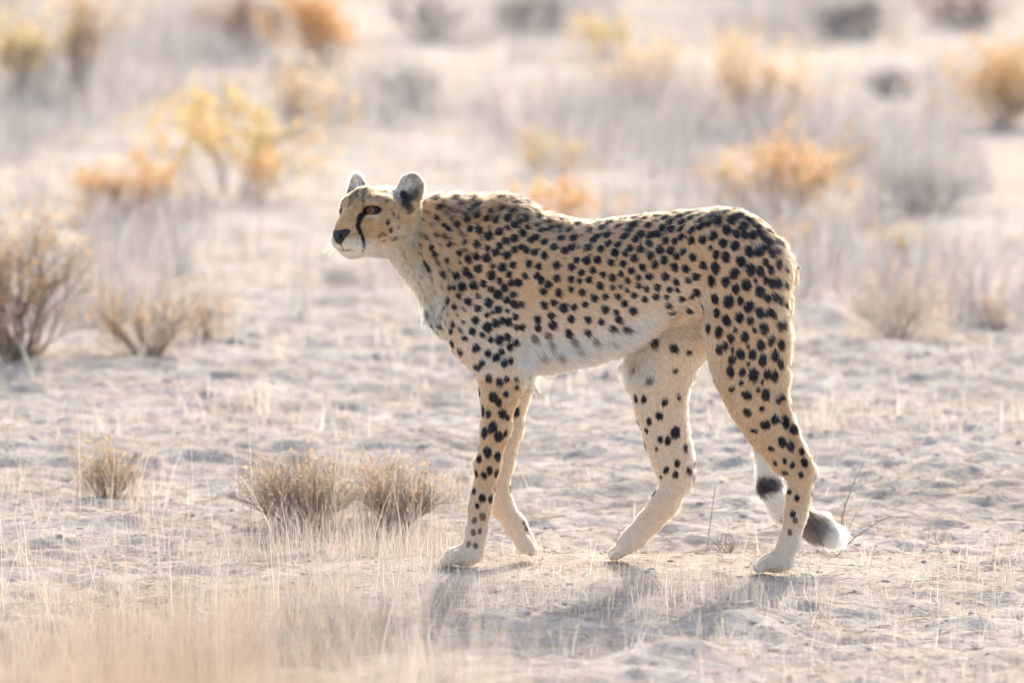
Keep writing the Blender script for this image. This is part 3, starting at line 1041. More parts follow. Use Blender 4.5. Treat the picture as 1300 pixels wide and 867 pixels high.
tang = norm(hdir - hn * (hdir * hn).sum(1, keepdims=True))
lf = np.clip(hlift + rng.normal(0, 0.10, n_h), 0.06, 1.1)[:, None]
hlen = hlen * np.clip(rng.normal(1, 0.22, n_h), 0.4, 1.7)
d0 = norm(tang * np.cos(lf * 1.5) + hn * np.sin(lf * 1.5))
d1 = norm(tang * np.cos(lf) + hn * np.sin(lf))
d2 = norm(tang * np.cos(lf * 0.5) + hn * np.sin(lf * 0.5) + np.array([0, 0, -0.12]))
L3 = hlen[:, None] / 3
q0 = hp - hn * 0.0005
q1 = q0 + d0 * L3
q2 = q1 + d1 * L3
q3 = q2 + d2 * L3
pos = np.stack([q0, q1, q2, q3], 1).astype(np.float32)
rad = np.tile(np.array([0.00034, 0.00033, 0.00024, 0.00004], np.float32), (n_h, 1))
rad *= np.where(hish, 0.75, 1.0)[:, None].astype(np.float32)
hcol = hcol * (1 + 0.16 * noise(hp, 420, 61) + rng.normal(0, 0.16, n_h))[:, None]
hcol = np.clip(hcol, 0.004, 0.92)

m, nt, out = new_mat('cheetah_fur')
a_ = N(nt, 'ShaderNodeAttribute', attribute_name='hair_color')
hb_ = N(nt, 'ShaderNodeBsdfHairPrincipled')
hb_.parametrization = 'COLOR'
hb_.inputs['Roughness'].default_value = 0.58
hb_.inputs['Radial Roughness'].default_value = 0.85
hb_.inputs['Coat'].default_value = 0.0
nt.links.new(a_.outputs['Color'], hb_.inputs['Color'])
nt.links.new(hb_.outputs[0], out.inputs[0])


def hair_obj(name, pos, rad, colr, mat, parent):
    n, kk = pos.shape[:2]
    cu = bpy.data.hair_curves.new(name)
    cu.add_curves([kk] * n)
    cu.attributes['position'].data.foreach_set('vector', np.ascontiguousarray(pos, np.float32).ravel())
    ra = cu.attributes.get('radius') or cu.attributes.new('radius', 'FLOAT', 'POINT')
    ra.data.foreach_set('value', np.ascontiguousarray(rad, np.float32).ravel())
    ca = cu.attributes.new('hair_color', 'FLOAT_COLOR', 'CURVE')
    cc = np.ones((n, 4), np.float32)
    cc[:, :3] = colr
    ca.data.foreach_set('color', cc.ravel())
    cu.materials.append(mat)
    o = bpy.data.objects.new(name, cu)
    col.objects.link(o)
    o.parent = parent
    o.matrix_parent_inverse = Matrix.Translation(-Vector(parent.location))
    return o


MAT_FUR = m
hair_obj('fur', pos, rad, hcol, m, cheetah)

# ---- eyes: amber iris, black pupil and dark rim, modelled as a ball with a flat-printed iris in its shader
m, nt, out = new_mat('cheetah_eye')
tc = N(nt, 'ShaderNodeTexCoord')
sx = N(nt, 'ShaderNodeSeparateXYZ')
nt.links.new(tc.outputs['Object'], sx.inputs[0])
dv = N(nt, 'ShaderNodeMath', operation='ARCCOSINE')
ml_ = N(nt, 'ShaderNodeMath', operation='DIVIDE')
ml_.inputs[1].default_value = K(9.2)
nt.links.new(sx.outputs['Z'], ml_.inputs[0])
nt.links.new(ml_.outputs[0], dv.inputs[0])
rp = N(nt, 'ShaderNodeValToRGB')
els = rp.color_ramp.elements
els[0].position = 0.0
els[0].color = (0.004, 0.004, 0.004, 1)
els[1].position = 0.10
els[1].color = (0.006, 0.005, 0.004, 1)
for ps, cl in ((0.13, (0.13, 0.05, 0.015, 1)), (0.30, (0.20, 0.075, 0.022, 1)), (0.37, (0.14, 0.05, 0.015, 1)), (0.43, (0.012, 0.008, 0.006, 1)), (1.0, (0.01, 0.008, 0.008, 1))):
    e = els.new(ps)
    e.color = cl
sc_ = N(nt, 'ShaderNodeMath', operation='DIVIDE')
sc_.inputs[1].default_value = 1.6
nt.links.new(dv.outputs[0], sc_.inputs[0])
nt.links.new(sc_.outputs[0], rp.inputs[0])
pb = N(nt, 'ShaderNodeBsdfPrincipled', Roughness=0.16)
pb.inputs['Specular IOR Level'].default_value = 0.35
nt.links.new(rp.outputs[0], pb.inputs['Base Color'])
nt.links.new(pb.outputs[0], out.inputs[0])
MAT_EYE = m


def sphere(nu, nv, r):
    v = [(0, 0, r)]
    for i in range(1, nv):
        t = math.pi * i / nv
        for j in range(nu):
            f = 2 * math.pi * j / nu
            v.append((r * math.sin(t) * math.cos(f), r * math.sin(t) * math.sin(f), r * math.cos(t)))
    v.append((0, 0, -r))
    q, t3 = [], []
    for j in range(nu):
        t3.append((0, 1 + j, 1 + (j + 1) % nu))
        t3.append((len(v) - 1, 1 + (nv - 2) * nu + (j + 1) % nu, 1 + (nv - 2) * nu + j))
    for i in range(nv - 2):
        for j in range(nu):
            q.append((1 + i * nu + j, 1 + (i + 1) * nu + j, 1 + (i + 1) * nu + (j + 1) % nu, 1 + i * nu + (j + 1) % nu))
    return np.array(v), [np.array(t3), np.array(q)]


for s in (1, -1):
    v, f = sphere(28, 18, K(9.2))
    me_o = mesh_obj('eye', v, f, MAT_EYE)
    look = norm(hf * 0.93 + hl * 0.30 * s + hu * 0.04)
    me_o.rotation_euler = Vector(look).to_track_quat('Z', 'Y').to_euler()
    me_o.location = Vector(HP(42.4, 22.0 * s, 4.3)) - Vector(cheetah.location)
    me_o.parent = cheetah

# ---- nose leather: wide rounded top, tapering to the lip, two nostrils
def small_sdf(fn, lo, hi, h):
    ax = [np.arange(lo[i], hi[i], h) for i in range(3)]
    X, Y, Z = np.meshgrid(*ax, indexing='ij')
    return surface_nets(fn(X, Y, Z).astype(np.float32), np.array(lo), h)


def nose_fn(a, b, c):
    w = np.clip((c + 10) / 15, 0, 1)
    half = 3.2 + 10.8 * w ** 0.8
    d1 = np.sqrt((np.abs(b) / half) ** 2.4 + (np.abs(a) / 8.2) ** 2 + (np.abs(c) / 11.0) ** 3.2) - 1
    d1 = d1 * 4.5
    for s in (1, -1):
        e = np.sqrt(((b - s * 6.2) / 3.0) ** 2 + ((c + 0.5) / 2.2) ** 2 + ((a - 5.5) / 4) ** 2) - 1
        d1 = np.maximum(d1, -e * 2)
    return d1


nv_, nq_ = small_sdf(nose_fn, (-11, -17, -15), (11, 17, 15), 0.8)
nw = np.array([HP(77.5 + q[0] - 0.28 * q[2], q[1], -27 + q[2]) for q in nv_])
m, nt, out = new_mat('nose_leather')
p_ = N(nt, 'ShaderNodeBsdfPrincipled', Roughness=0.42)
p_.inputs['Base Color'].default_value = (0.013, 0.013, 0.015, 1)
nz = N(nt, 'ShaderNodeTexNoise', Scale=900.0, Detail=2.0)
bp = N(nt, 'ShaderNodeBump', Strength=0.25, Distance=0.001)
nt.links.new(nz.outputs[0], bp.inputs['Height'])
nt.links.new(bp.outputs[0], p_.inputs['Normal'])
nt.links.new(p_.outputs[0], out.inputs[0])
nose = mesh_obj('nose', nw, nq_, m, cheetah)

# ---- whiskers
wp, wr = [], []
for s in (1, -1):
    for k in range(16):
        r0 = HP(64 + rng.uniform(-9, 7), s * (17 + rng.uniform(-3, 3)), -35 + rng.uniform(-6, 5))
        dirv = norm(hl * s * rng.uniform(.5, 1) + hf * rng.uniform(-.3, .5) + hu * rng.uniform(-.7, -.1))
        ln = rng.uniform(0.025, 0.05)
        pts = [r0 + dirv * ln * t + np.array([0, 0, -0.012]) * t * t for t in (0, .33, .66, 1)]
        wp.append(pts)
        wr.append([0.0003, 0.00025, 0.00018, 0.00004])
hair_obj('whiskers', np.array(wp), np.array(wr), np.tile([.85, .82, .78], (len(wp), 1)), MAT_FUR, cheetah)

# ------------------------------------------------------------------ vegetation and litter
def ground_z(p):
    return ground_height(np.asarray(p)[:, 0], np.asarray(p)[:, 1])


def tubes(segs, sides=3):
    """segs (N,8): start xyz, end xyz, start radius, end radius -> verts, quads."""
    S = np.asarray(segs)
    a, b, ra, rb = S[:, :3], S[:, 3:6], S[:, 6], S[:, 7]
    d = norm(b - a)
    up = np.where(np.abs(d[:, 2:3]) > 0.9, np.array([1.0, 0, 0]), np.array([0, 0, 1.0]))
    e1 = norm(np.cross(d, up))
    e2 = np.cross(d, e1)
    V = []
    for end, r in ((a, ra), (b, rb)):
        for k in range(sides):
            t = 2 * math.pi * k / sides
            V.append(end + (e1 * math.cos(t) + e2 * math.sin(t)) * r[:, None])
    V = np.stack(V, 1)
    n = len(S)
    base = (np.arange(n) * 2 * sides)[:, None]
    q = []
    for k in range(sides):
        k2 = (k + 1) % sides
        q.append(base + np.array([[k, k2, sides + k2, sides + k]]))
    return V.reshape(-1, 3), np.concatenate(q)


def leaf_quads(c, d, n, ln, w):
    """Small folded lance-shaped leaves: centre base c, direction d, face normal n."""
    s = norm(np.cross(d, n))
    n2 = np.cross(s, d)
    v = np.stack([c, c + d * (ln * .5)[:, None] + s * (w * .5)[:, None] + n2 * (w * .15)[:, None], c + d * ln[:, None] + n2 * (-ln * .12)[:, None],
                  c + d * (ln * .5)[:, None] - s * (w * .5)[:, None] + n2 * (w * .15)[:, None]], 1)
    i = (np.arange(len(c)) * 4)[:, None]
    return v.reshape(-1, 3), np.concatenate([i + np.array([[0, 1, 2]]), i + np.array([[0, 2, 3]])])


def blades(base, height, lean, width, colr, bend=0.6):
    """Grass blades as bent tapering strips; returns verts, [quads, tris], colours."""
    n = len(base)
    az = rng.uniform(0, 2 * math.pi, n)
    ld = np.stack([np.cos(az), np.sin(az), np.zeros(n)], 1)
    lean = lean * np.where(rng.random(n) < .3, 1.8, 1.0)
    fz = rng.uniform(0, math.pi, n)
    sd = np.stack([np.cos(fz), np.sin(fz), np.zeros(n)], 1)
    lv = []
    for t, wv in ((0, 1.0), (0.4, 0.85), (0.75, 0.6), (1.0, 0.15)):
        off = ld * (lean * height * (t * (1 - bend) + bend * t * t))[:, None]
        c = base + off + np.array([0, 0, 1.0]) * (height * (t - 0.18 * lean * t * t))[:, None]
        lv.append((c - sd * (width * wv / 2)[:, None], c + sd * (width * wv / 2)[:, None]))
    V = np.stack([q for pr in lv for q in pr], 1)
    i = (np.arange(n) * 8)[:, None]
    q = np.concatenate([i + np.array([[0, 1, 3, 2]]), i + np.array([[2, 3, 5, 4]]), i + np.array([[4, 5, 7, 6]])])
    return V.reshape(-1, 3), q, np.repeat(colr, 8, axis=0)


def tint(base, n, var=0.18, hue=0.05):
    c = np.tile(np.asarray(base, float), (n, 1))
    c *= (1 + rng.normal(0, var, n))[:, None]
    c *= 1 + rng.normal(0, hue, (n, 3))
    return np.clip(c, 0.02, 0.9)


STRAW = (0.54, 0.46, 0.38)
STRAW_PALE = (0.60, 0.53, 0.47)
GREYTWIG = (0.36, 0.31, 0.28)
BROWNTWIG = (0.36, 0.27, 0.20)


def grow(base, h, w, n_main, depth, r0, up=1.0, wig=0.25, branch=0.75, foot=0.16):
    """Branching dry shrub: list of tapered segments and list of twig points with directions."""
    segs, tips = [], []

    def limb(p, d, ln, r, lev):
        k = 4 if lev == 0 else 3
        st = ln / k
        for i in range(k):
            d = norm(d + rng.normal(0, wig, 3) + np.array([0, 0, 0.10 * up]))
            q = p + d * st
            r2 = r * (0.80 if i < k - 1 else 0.55)
            segs.append((*p, *q, r, r2))
            if lev >= 1 or i >= 2:
                tips.append((*q, *d))
            if lev < depth and (i > 0 or lev > 0) and rng.random() < branch:
                for _ in range(1 + (rng.random() < 0.45)):
                    bd = norm(d + rng.normal(0, 0.55, 3) + np.array([0, 0, 0.15 * up]))
                    limb(q, bd, ln * rng.uniform(.45, .7), r2 * 0.7, lev + 1)
            p, r = q, r2

    for i in range(n_main):
        az = rng.uniform(0, 2 * math.pi)
        sp = rng.random() ** 0.6
        d = norm([math.cos(az) * sp * w / h * 0.75, math.sin(az) * sp * w / h * 0.75, 1.0])
        p = base + np.array([math.cos(az), math.sin(az), 0]) * sp * w * foot
        limb(p, d, h * rng.uniform(.45, .72), r0 * rng.uniform(.6, 1.1), 0)
    return np.array(segs), np.array(tips)


def shrub(name, label, px, py, wpx, hpx, leaf=None, n_leaf=1500, leaf_len=0.014, twig=GREYTWIG, n_main=16, depth=2, r0=0.004, up=1.0, wig=0.22, cat='shrub', straw=0, group=None, low_leaf=0.25):
    n_leaf = int(n_leaf * 0.55)
    g = on_ground(px, py)
    g[2] = ground_height(g[:1], g[1:2])[0] - 0.01
    dep = g[1] + CAM_D
    h, w = hpx / FPX * dep * (1.12 if py < 300 else 1.0), wpx / FPX * dep * (1.4 if py < 300 else 1.0)
    root = empty(name, g)
    tag(root, label, cat, group)
    segs, tips = grow(np.array(g), h, w, n_main, depth, r0, up, wig, foot=0.02 if cat == 'twig' else 0.09)
    # keep the plant inside its height
    zmax = segs[:, 5].max() - g[2]
    k = h / zmax
    for cidx in (2, 5):
        segs[:, cidx] = g[2] + (segs[:, cidx] - g[2]) * k
    for cidx in (0, 3):
        segs[:, cidx] = g[0] + (segs[:, cidx] - g[0]) * min(1.0, 0.5 * w / (np.percentile(np.abs(segs[:, 3] - g[0]), 96) + 1e-6))
    sy_ = min(1.0, 0.5 * w / (np.percentile(np.abs(segs[:, 4] - g[1]), 96) + 1e-6))
    for cidx in (1, 4):
        segs[:, cidx] = g[1] + (segs[:, cidx] - g[1]) * sy_
    v, q = tubes(segs)
    o = mesh_obj('twigs', v, q, MAT_TWIG, root)
    set_color(o, 'tint', np.repeat(tint(twig, len(segs), .15, .03), 6, axis=0))
    if leaf is not None and n_leaf:
        ends = segs[:, 3:6]
        hh = (ends[:, 2] - g[2]) / h
        wt = (low_leaf + 0.15 + sstep(.15, .8, hh)) * (segs[:, 6] < r0 * 0.75)
        cl = 0.35 + sstep(-0.1, 0.5, noise(ends, 9.0 / max(h, .3), 71))
        wt = wt * cl + 1e-9
        i = rng.choice(len(segs), n_leaf, p=wt / wt.sum())
        t = rng.random(n_leaf)[:, None]
        c = segs[i, :3] * (1 - t) + segs[i, 3:6] * t + rng.normal(0, 0.035 * h, (n_leaf, 3)) * np.array([1, 1, .8])
        dd = norm(norm(segs[i, 3:6] - segs[i, :3]) + rng.normal(0, .6, (n_leaf, 3)))
        ln = leaf_len * rng.uniform(.6, 1.4, n_leaf)
        v, f = leaf_quads(c, dd, norm(rng.normal(0, 1, (n_leaf, 3))), ln, ln * rng.uniform(.3, .55, n_leaf))
        o = mesh_obj('foliage', v, f, MAT_LEAF, root, smooth=False)
        set_color(o, 'tint', np.repeat(tint(leaf, n_leaf, .2, .07), 4, axis=0))
    if straw:
        a = rng.uniform(0, 2 * math.pi, straw)
        rr_ = np.sqrt(rng.random(straw)) * w * 0.42
        b = np.stack([g[0] + np.cos(a) * rr_, g[1] + np.sin(a) * rr_, np.full(straw, g[2])], 1)
        b[:, 2] = ground_z(b) - 0.005
        v, q, c = blades(b, h * rng.uniform(.35, .95, straw), rng.uniform(.05, .55, straw), rng.uniform(.0012, .0026, straw), tint(STRAW, straw))
        o = mesh_obj('grass_blades', v, q, MAT_STRAW, root)
        set_color(o, 'tint', c)
    return root


ORANGE = (0.72, 0.46, 0.235)
YELLOW = (0.70, 0.51, 0.22)
OCHRE = (0.60, 0.44, 0.28)
GREYL = (0.50, 0.47, 0.44)
PEACH = (0.76, 0.58, 0.40)

# beyond the animal, left to right
shrub('dry_shrub', 'tall brown twiggy shrub with thin bare top branches and yellow tinged leaves', 25, 472, 280, 280, (.55, .37, .18), 2600, .012, (.27, .19, .13), 40, 3, .0052, 1.0, .24, straw=40, low_leaf=.6)
shrub('dry_shrub', 'low tan bush growing against the tall brown twiggy shrub', 185, 470, 150, 125, (.55, .37, .2), 900, .012, (.29, .21, .15), 34, 2, .0036, 1.0, .2, straw=80, low_leaf=.6)
shrub('dry_shrub', 'small orange-tan tuft of dry stems beside the low tan bush', 262, 452, 80, 80, OCHRE, 300, .012, BROWNTWIG, 14, 2, .003, straw=120)
shrub('leafy_shrub', 'compact rounded orange shrub with a dark grey base', 170, 264, 105, 78, ORANGE, 3600, .017, GREYTWIG, 26, 2, .004, .6)
shrub('leafy_shrub', 'wide loose yellow-leaved shrub with separate upright sprays', 288, 240, 190, 145, YELLOW, 3400, .022, GREYTWIG, 20, 2, .004, 1.2)
shrub('leafy_shrub', 'small orange sprig beside the wide yellow-leaved shrub', 330, 248, 40, 62, ORANGE, 350, .02, GREYTWIG, 6, 2, .003)
shrub('leafy_shrub', 'pale peach bush behind the wide yellow-leaved shrub', 375, 165, 110, 90, PEACH, 1400, .02, GREYTWIG, 18, 2, .004)
shrub('dry_shrub', 'tall thin brown shrub with dark stems beside a yellow bush', 100, 132, 95, 150, OCHRE, 1100, .025, (.26, .19, .16), 16, 2, .007, 1.3)
shrub('leafy_shrub', 'pale yellow bush with a dark shadowed base beside the tall thin brown shrub', 30, 138, 90, 110, (.74, .60, .36), 1900, .025, GREYTWIG, 18, 2, .006, 1.1)
shrub('dry_shrub', 'dark brown shrub next to a broad orange bush', 318, 58, 85, 90, (.40, .28, .2), 1500, .025, (.22, .16, .13), 18, 2, .007)
shrub('leafy_shrub', 'broad orange bush next to the dark brown shrub', 415, 68, 150, 95, ORANGE, 2600, .028, GREYTWIG, 20, 2, .006)
shrub('grey_shrub', 'dense grey twiggy bush on bare sand', 512, 132, 95, 70, GREYL, 1200, .018, (.28, .26, .25), 26, 2, .005)
shrub('grey_shrub', 'low grey bush in front of the broad orange bush', 380, 92, 140, 45, GREYL, 900, .02, (.30, .28, .28), 24, 2, .005)
shrub('grey_shrub', 'small grey tuft on bright sand in front of the animal', 435, 388, 95, 48, GREYL, 300, .01, (.34, .31, .3), 22, 2, .0028)
shrub('leafy_shrub', 'orange bush showing just above the dip of the animal\'s back', 700, 296, 140, 100, ORANGE, 2200, .018, GREYTWIG, 18, 2, .004, 1.2)
shrub('leafy_shrub', 'sparse pale yellow bush behind the orange bush at the animal\'s back', 705, 205, 110, 60, (.68, .52, .28), 700, .018, GREYTWIG, 16, 2, .004)
shrub('leafy_shrub', 'small round yellow bush far out on pale sand', 765, 62, 60, 58, (.72, .56, .30), 800, .025, GREYTWIG, 14, 2, .005)
shrub('leafy_shrub', 'faded peach bush beyond the animal\'s rump', 815, 125, 110, 95, PEACH, 1400, .022, GREYTWIG, 18, 2, .005)
shrub('leafy_shrub', 'tall pale orange bush behind the dark-based orange bush', 955, 155, 150, 125, PEACH, 3000, .022, GREYTWIG, 22, 2, .005)
shrub('leafy_shrub', 'broad orange bush with a dark grey base above the animal\'s rump', 985, 262, 165, 125, (.70, .47, .26), 4200, .019, (.27, .25, .25), 26, 2, .0045)
shrub('leafy_shrub', 'low sparse shrub with orange tips right behind the animal\'s rump', 985, 330, 120, 80, ORANGE, 500, .015, GREYTWIG, 16, 2, .0035, 1.3)
shrub('grey_shrub', 'dark grey shrub standing alone on pale sand', 1130, 112, 80, 52, (.40, .375, .37), 900, .02, (.28, .265, .26), 26, 2, .006)
shrub('grey_shrub', 'wide dark grey bush at the far side of the plain', 1085, 34, 150, 60, (.34, .31, .30), 1800, .026, (.22, .2, .2), 30, 2, .007)
shrub('grey_shrub', 'brownish grey far bush beside the wide dark grey bush', 1230, 25, 150, 60, (.40, .33, .29), 1300, .026, (.26, .22, .2), 26, 2, .007)
shrub('grey_shrub', 'low dark grey far bush behind the small round yellow bush', 680, 30, 140, 50, (.36, .33, .32), 1300, .026, (.25, .23, .22), 26, 2, .007)
shrub('grey_shrub', 'pale grey far bush beside the broad orange bush', 545, 40, 120, 60, (.44, .40, .38), 1100, .026, (.3, .27, .26), 22, 2, .006)
shrub('leafy_shrub', 'large orange bush with pale stems on the open plain', 1268, 150, 130, 115, (.70, .50, .28), 3600, .023, GREYTWIG, 26, 2, .006)
shrub('grey_shrub', 'broad silver-grey bush with bare fine twigs', 1175, 262, 150, 110, GREYL, 1400, .014, (.36, .34, .33), 38, 2, .0038)
shrub('grey_shrub', 'low silver-grey bush with a pale twiggy crown', 1085, 205, 80, 55, GREYL, 600, .014, (.36, .34, .33), 22, 2, .004)
shrub('leafy_shrub', 'small yellow bush in front of the broad silver-grey bush', 1150, 322, 80, 62, (.66, .48, .2), 700, .014, GREYTWIG, 16, 2, .0035)
shrub('dry_shrub', 'loose greyish shrub dotted with small orange leaves behind the animal', 1140, 442, 170, 125, ORANGE, 260, .011, (.42, .37, .33), 26, 2, .0028, straw=260)
shrub('dry_shrub', 'thin dry tuft beside the loose orange-dotted shrub', 1255, 420, 70, 60, OCHRE, 120, .011, (.42, .37, .33), 12, 2, .0028, straw=90)

# tufts and dead twigs around the animal
shrub('dry_tuft', 'dense rounded tan tuft of fine dry stems', 385, 655, 205, 128, (.56, .40, .24), 1900, .009, (.36, .275, .20), 120, 2, .0022, 1.1, .16, cat='tuft', straw=120, low_leaf=.7)
shrub('dry_tuft', 'tan tuft with darker stems beside the dense rounded tuft', 508, 650, 150, 110, (.56, .40, .24), 1400, .009, (.30, .235, .185), 85, 2, .0022, 1.1, .16, cat='tuft', straw=80, low_leaf=.7)
shrub('dry_tuft', 'thin yellowish tuft standing among tall straw stems', 140, 625, 115, 105, (.58, .42, .22), 1100, .008, (.42, .32, .22), 44, 2, .0020, 1.2, .14, cat='tuft', straw=80, low_leaf=.6)
shrub('dead_twigs', 'small tangle of dark dead twigs between the hind paws', 925, 694, 75, 48, None, 0, .01, (.27, .22, .19), 9, 2, .0018, .5, .4, cat='twig')
shrub('dead_twigs', 'sparse dead sprig with long bent stalks beside the tail tip', 1062, 690, 90, 95, (.66, .42, .16), 40, .008, (.40, .32, .25), 5, 1, .0017, 1.0, .14, cat='twig')
shrub('dead_twigs', 'low pale sprig on the bare ground behind the hind paw', 1190, 668, 110, 60, None, 0, .01, (.50, .43, .36), 6, 2, .0014, .6, .25, cat='twig')


def area(n, y_a, y_b, px_a, px_b, far_bias=1.0):
    """Random ground points inside the field of view (with a margin), even over the ground."""
    y = y_a + (y_b - y_a) * rng.random(n) ** far_bias
    px = rng.uniform(px_a, px_b, n)
    x = (px - 650) / FPX * (y + CAM_D)
    p = np.stack([x, y, np.zeros(n)], 1)
    p[:, 2] = ground_z(p)
    return p


# soil clods and little stones
n = 5000
p = area(n, -3.2, 9.0, -250, 1550)
sz = 0.003 + 0.007 * rng.random(n) ** 4
octv = norm(np.array([[1, 0, 0], [-1, 0, 0], [0, 1, 0], [0, -1, 0], [0, 0, 1], [0, 0, -1], [1, 1, 1], [-1, 1, 1], [1, -1, 1], [-1, -1, 1], [1, 1, -1], [-1, 1, -1], [1, -1, -1], [-1, -1, -1]]))
octf = []
for (ax, ay, az_) in ((0, 2, 4), (1, 2, 4), (0, 3, 4), (1, 3, 4), (0, 2, 5), (1, 2, 5), (0, 3, 5), (1, 3, 5)):
    cn = int(np.argmax(octv @ norm(octv[ax] + octv[ay] + octv[az_])))
    for e in ((ax, ay), (ay, az_), (az_, ax)):
        t = (e[0], e[1], cn)
        if np.dot(np.cross(octv[t[1]] - octv[t[0]], octv[t[2]] - octv[t[0]]), octv[cn]) < 0:
            t = (e[1], e[0], cn)
        octf.append(t)
V = octv[None] * rng.uniform(.65, 1.25, (n, 14, 1)) * sz[:, None, None] * np.stack([rng.uniform(.8, 1.5, n), rng.uniform(.8, 1.3, n), rng.uniform(.35, .6, n)], 1)[:, None, :]
V = V + p[:, None, :] + np.array([0, 0, 0.15])[None, None] * sz[:, None, None]
Fc = (np.arange(n) * 14)[:, None, None] + np.array(octf)[None]
o = mesh_obj('soil_clods', V.reshape(-1, 3), Fc.reshape(-1, 3), MAT_CLOD, smooth=True)
set_color(o, 'tint', np.repeat(tint((.56, .51, .46), n, .10, .02), 14, axis=0))
tag(o, 'loose pale soil clods and little stones scattered over the sand', 'gravel', kind='stuff')

# straw litter lying on the ground
n = 24000
p = area(n, -3.4, 9.0, -250, 1550)
az = rng.uniform(0, 2 * math.pi, n)
ln = rng.uniform(.015, .08, n)
dv3 = np.stack([np.cos(az), np.sin(az), rng.normal(.05, .16, n)], 1) * ln[:, None]
st = p + np.array([0, 0, .003])
S = np.concatenate([st - dv3 * .5, st + dv3 * .5, np.full((n, 1), .0008), np.full((n, 1), .0005)], 1)
S[:, 2] = np.maximum(S[:, 2], p[:, 2] - .002)
v, q = tubes(S)
o = mesh_obj('straw_litter', v, q, MAT_STRAW)
set_color(o, 'tint', np.repeat(tint((.58, .49, .39), n, .25, .05), 6, axis=0))
tag(o, 'broken dry straw lying all over the sand', 'straw', kind='stuff')

# thin upright dry grass: dense at the lower left, sparse elsewhere
def grass_layer(name, label, specs):
    vs_, qs_, cs_ = [], [], []
    off = 0
    for (n, ya, yb, pa, pb, h0, h1, w0, w1, colr, clumpy) in specs:
        p = area(n * (3 if clumpy else 1), ya, yb, pa, pb)
        if clumpy:
            if ya > 4:
                p = p[noise(p * np.array([1.6, .55, 1]), 1.0, 83) + 0.5 * noise(p * np.array([5, 1.6, 1]), 1.0, 84) > 0.30][:n]
            else:
                p = p[noise(p, 2.6, 81) + 0.5 * noise(p, 7, 82) > 0.25][:n]
        k = len(p)
        p[:, 2] -= .004
        v, q, c = blades(p, rng.uniform(h0, h1, k), rng.uniform(0, .5, k), rng.uniform(w0, w1, k), tint(colr, k, .2, .05))
        vs_.append(v); qs_.append(q + off); cs_.append(c)
        off += len(v)
    o = mesh_obj(name, np.concatenate(vs_), np.concatenate(qs_), MAT_STRAW)
    set_color(o, 'tint', np.concatenate(cs_))
    tag(o, label, 'grass', kind='stuff')


grass_layer('dry_grass', 'thin pale dry grass standing over the plain', [
    (8000, -3.2, 1.9, -150, 600, .02, .11, .0009, .0018, (.50, .43, .37), True),
    (2600, -3.2, 1.2, -150, 560, .03, .13, .0009, .0016, (.52, .46, .41), False),
    (480, -2.5, 1.5, -100, 560, .10, .26, .0009, .0016, STRAW_PALE, False),
    (4600, -3.0, 4.0, -150, 1450, .012, .06, .001, .002, STRAW_PALE, True),
    (1700, -2.6, .4, 480, 1400, .02, .10, .0009, .0016, STRAW_PALE, False),
    (3000, 2.5, 12.0, -100, 1400, .02, .12, .0018, .0035, (.62, .56, .50), True),
    (15000, 5.5, 30.0, -100, 1400, .05, .24, .003, .007, (.36, .335, .33), True),
    (3500, 8.0, 30.0, -100, 1400, .04, .16, .003, .006, (.42, .39, .375), False),
    (1100, -.75, -.2, 530, 1060, .02, .085, .0009, .0018, STRAW_PALE, False),
])


def veil(name, label, specs):
    """Taller grass between the viewer and the animal: tops reach a given sight line."""
    vs_, qs_, cs_ = [], [], []
    off = 0
    for (n, ya, yb, pa, pb, ta, tb_, colr) in specs:
        p = area(n, ya, yb, pa, pb)
        dd = p[:, 1] + CAM_D
        top = rng.uniform(ta, tb_, n)
        hgt = np.clip(CAM_H - dd * np.tan(PITCH + (top - 433) / FPX) - p[:, 2], 0.03, None)
        p[:, 2] -= .004
        v, q, c = blades(p, hgt, rng.uniform(0, .35, n), rng.uniform(.0015, .0035, n), tint(colr, n, .12, .03))
        vs_.append(v); qs_.append(q + off); cs_.append(c)
        off += len(v)
    o = mesh_obj(name, np.concatenate(vs_), np.concatenate(qs_), MAT_STRAW)
    set_color(o, 'tint', np.concatenate(cs_))
    tag(o, label, 'grass', kind='stuff')


veil('tall_grass', 'sparse pale dry grass standing in front of the animal', [
    (420, -6.5, -3.4, -150, 640, 640, 800, (.54, .47, .42)),
    (330, -13.5, -10.5, -250, 640, 660, 860, (.52, .42, .35)),
    (420, -13.5, -10.0, 420, 1550, 750, 880, (.56, .48, .43)),
    (220, -10.0, -6.5, -200, 1500, 730, 880, (.56, .48, .43)),
])
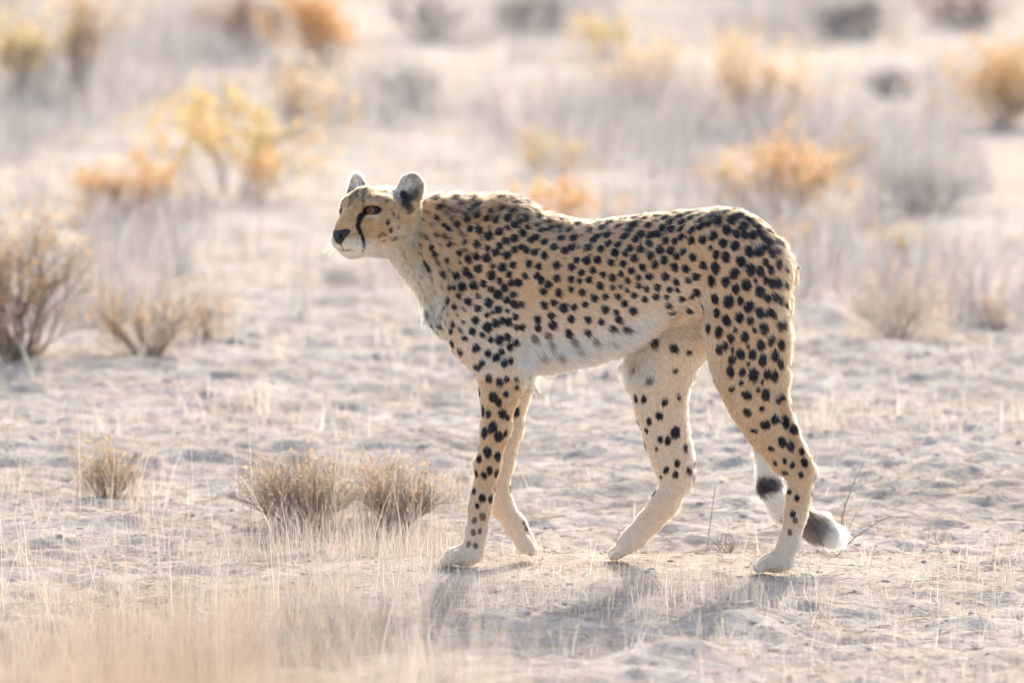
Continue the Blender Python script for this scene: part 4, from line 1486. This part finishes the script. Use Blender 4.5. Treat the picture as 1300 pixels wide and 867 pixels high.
# tall dry grass clumps well in front of the animal
for px, dist, hh, ww, nb, lab in ((210, 7.6, 1.50, .20, 640, 'tallest dense clump of dry tan grass in front of the animal'),
                                  (70, 8.2, 1.36, .22, 380, 'tall loose clump of dry grass beside the tallest tan clump'),
                                  (330, 8.4, 1.34, .18, 150, 'shorter clump of dry grass beside the tallest tan clump')):
    x = (px - 650) / FPX * dist
    g = np.array([x, dist - CAM_D, 0.0])
    g[2] = ground_height(g[:1], g[1:2])[0] - .01
    root = empty('grass_clump', g)
    tag(root, lab, 'grass clump')
    a = rng.uniform(0, 2 * math.pi, nb)
    r_ = np.sqrt(rng.random(nb)) * ww * .5
    b = np.stack([g[0] + np.cos(a) * r_, g[1] + np.sin(a) * r_, np.full(nb, g[2])], 1)
    b[:, 2] = ground_z(b) - .005
    v, q, c = blades(b, hh * rng.uniform(.89, 1.01, nb), rng.uniform(.02, .10, nb), rng.uniform(.0022, .0048, nb), tint((.40, .29, .19), nb, .12, .03))
    o = mesh_obj('grass_blades', v, q, MAT_STRAW, root)
    set_color(o, 'tint', c)

# single dry stalks standing beside the tail
for label, pts, r in (('long thin dry stalk leaning away from the tail tip', [(1064, 672), (1072, 645), (1083, 615), (1097, 586)], .0021),
                      ('forked dry stalk leaning low over bare ground near the tail tip', [(1058, 700), (1085, 682), (1115, 662), (1133, 655)], .0017),
                      ('bent dry stalk standing between the hind legs', [(897, 690), (902, 660), (906, 632), (908, 612)], .0013)):
    g = on_ground(*pts[0])
    q = [at(px, py, g[1] + 0.03 * k) for k, (px, py) in enumerate(pts)]
    q[0][2] = ground_height(q[0][:1], q[0][1:2])[0] - 0.004
    segs = []
    for k in range(len(q) - 1):
        segs.append((*q[k], *q[k + 1], r * (1 - .2 * k), r * (.8 - .2 * k)))
        e = q[k + 1] + np.array([rng.normal(0, .018), rng.normal(0, .015), abs(rng.normal(.02, .01))])
        if k < len(q) - 2:
            segs.append((*q[k + 1], *e, r * .5, r * .2))
    v, f = tubes(np.array(segs), 5)
    o = mesh_obj('dry_stalk', v, f, MAT_TWIG)
    set_color(o, 'tint', np.tile([[.36, .29, .23]], (len(v), 1)))
    tag(o, label, 'stalk')
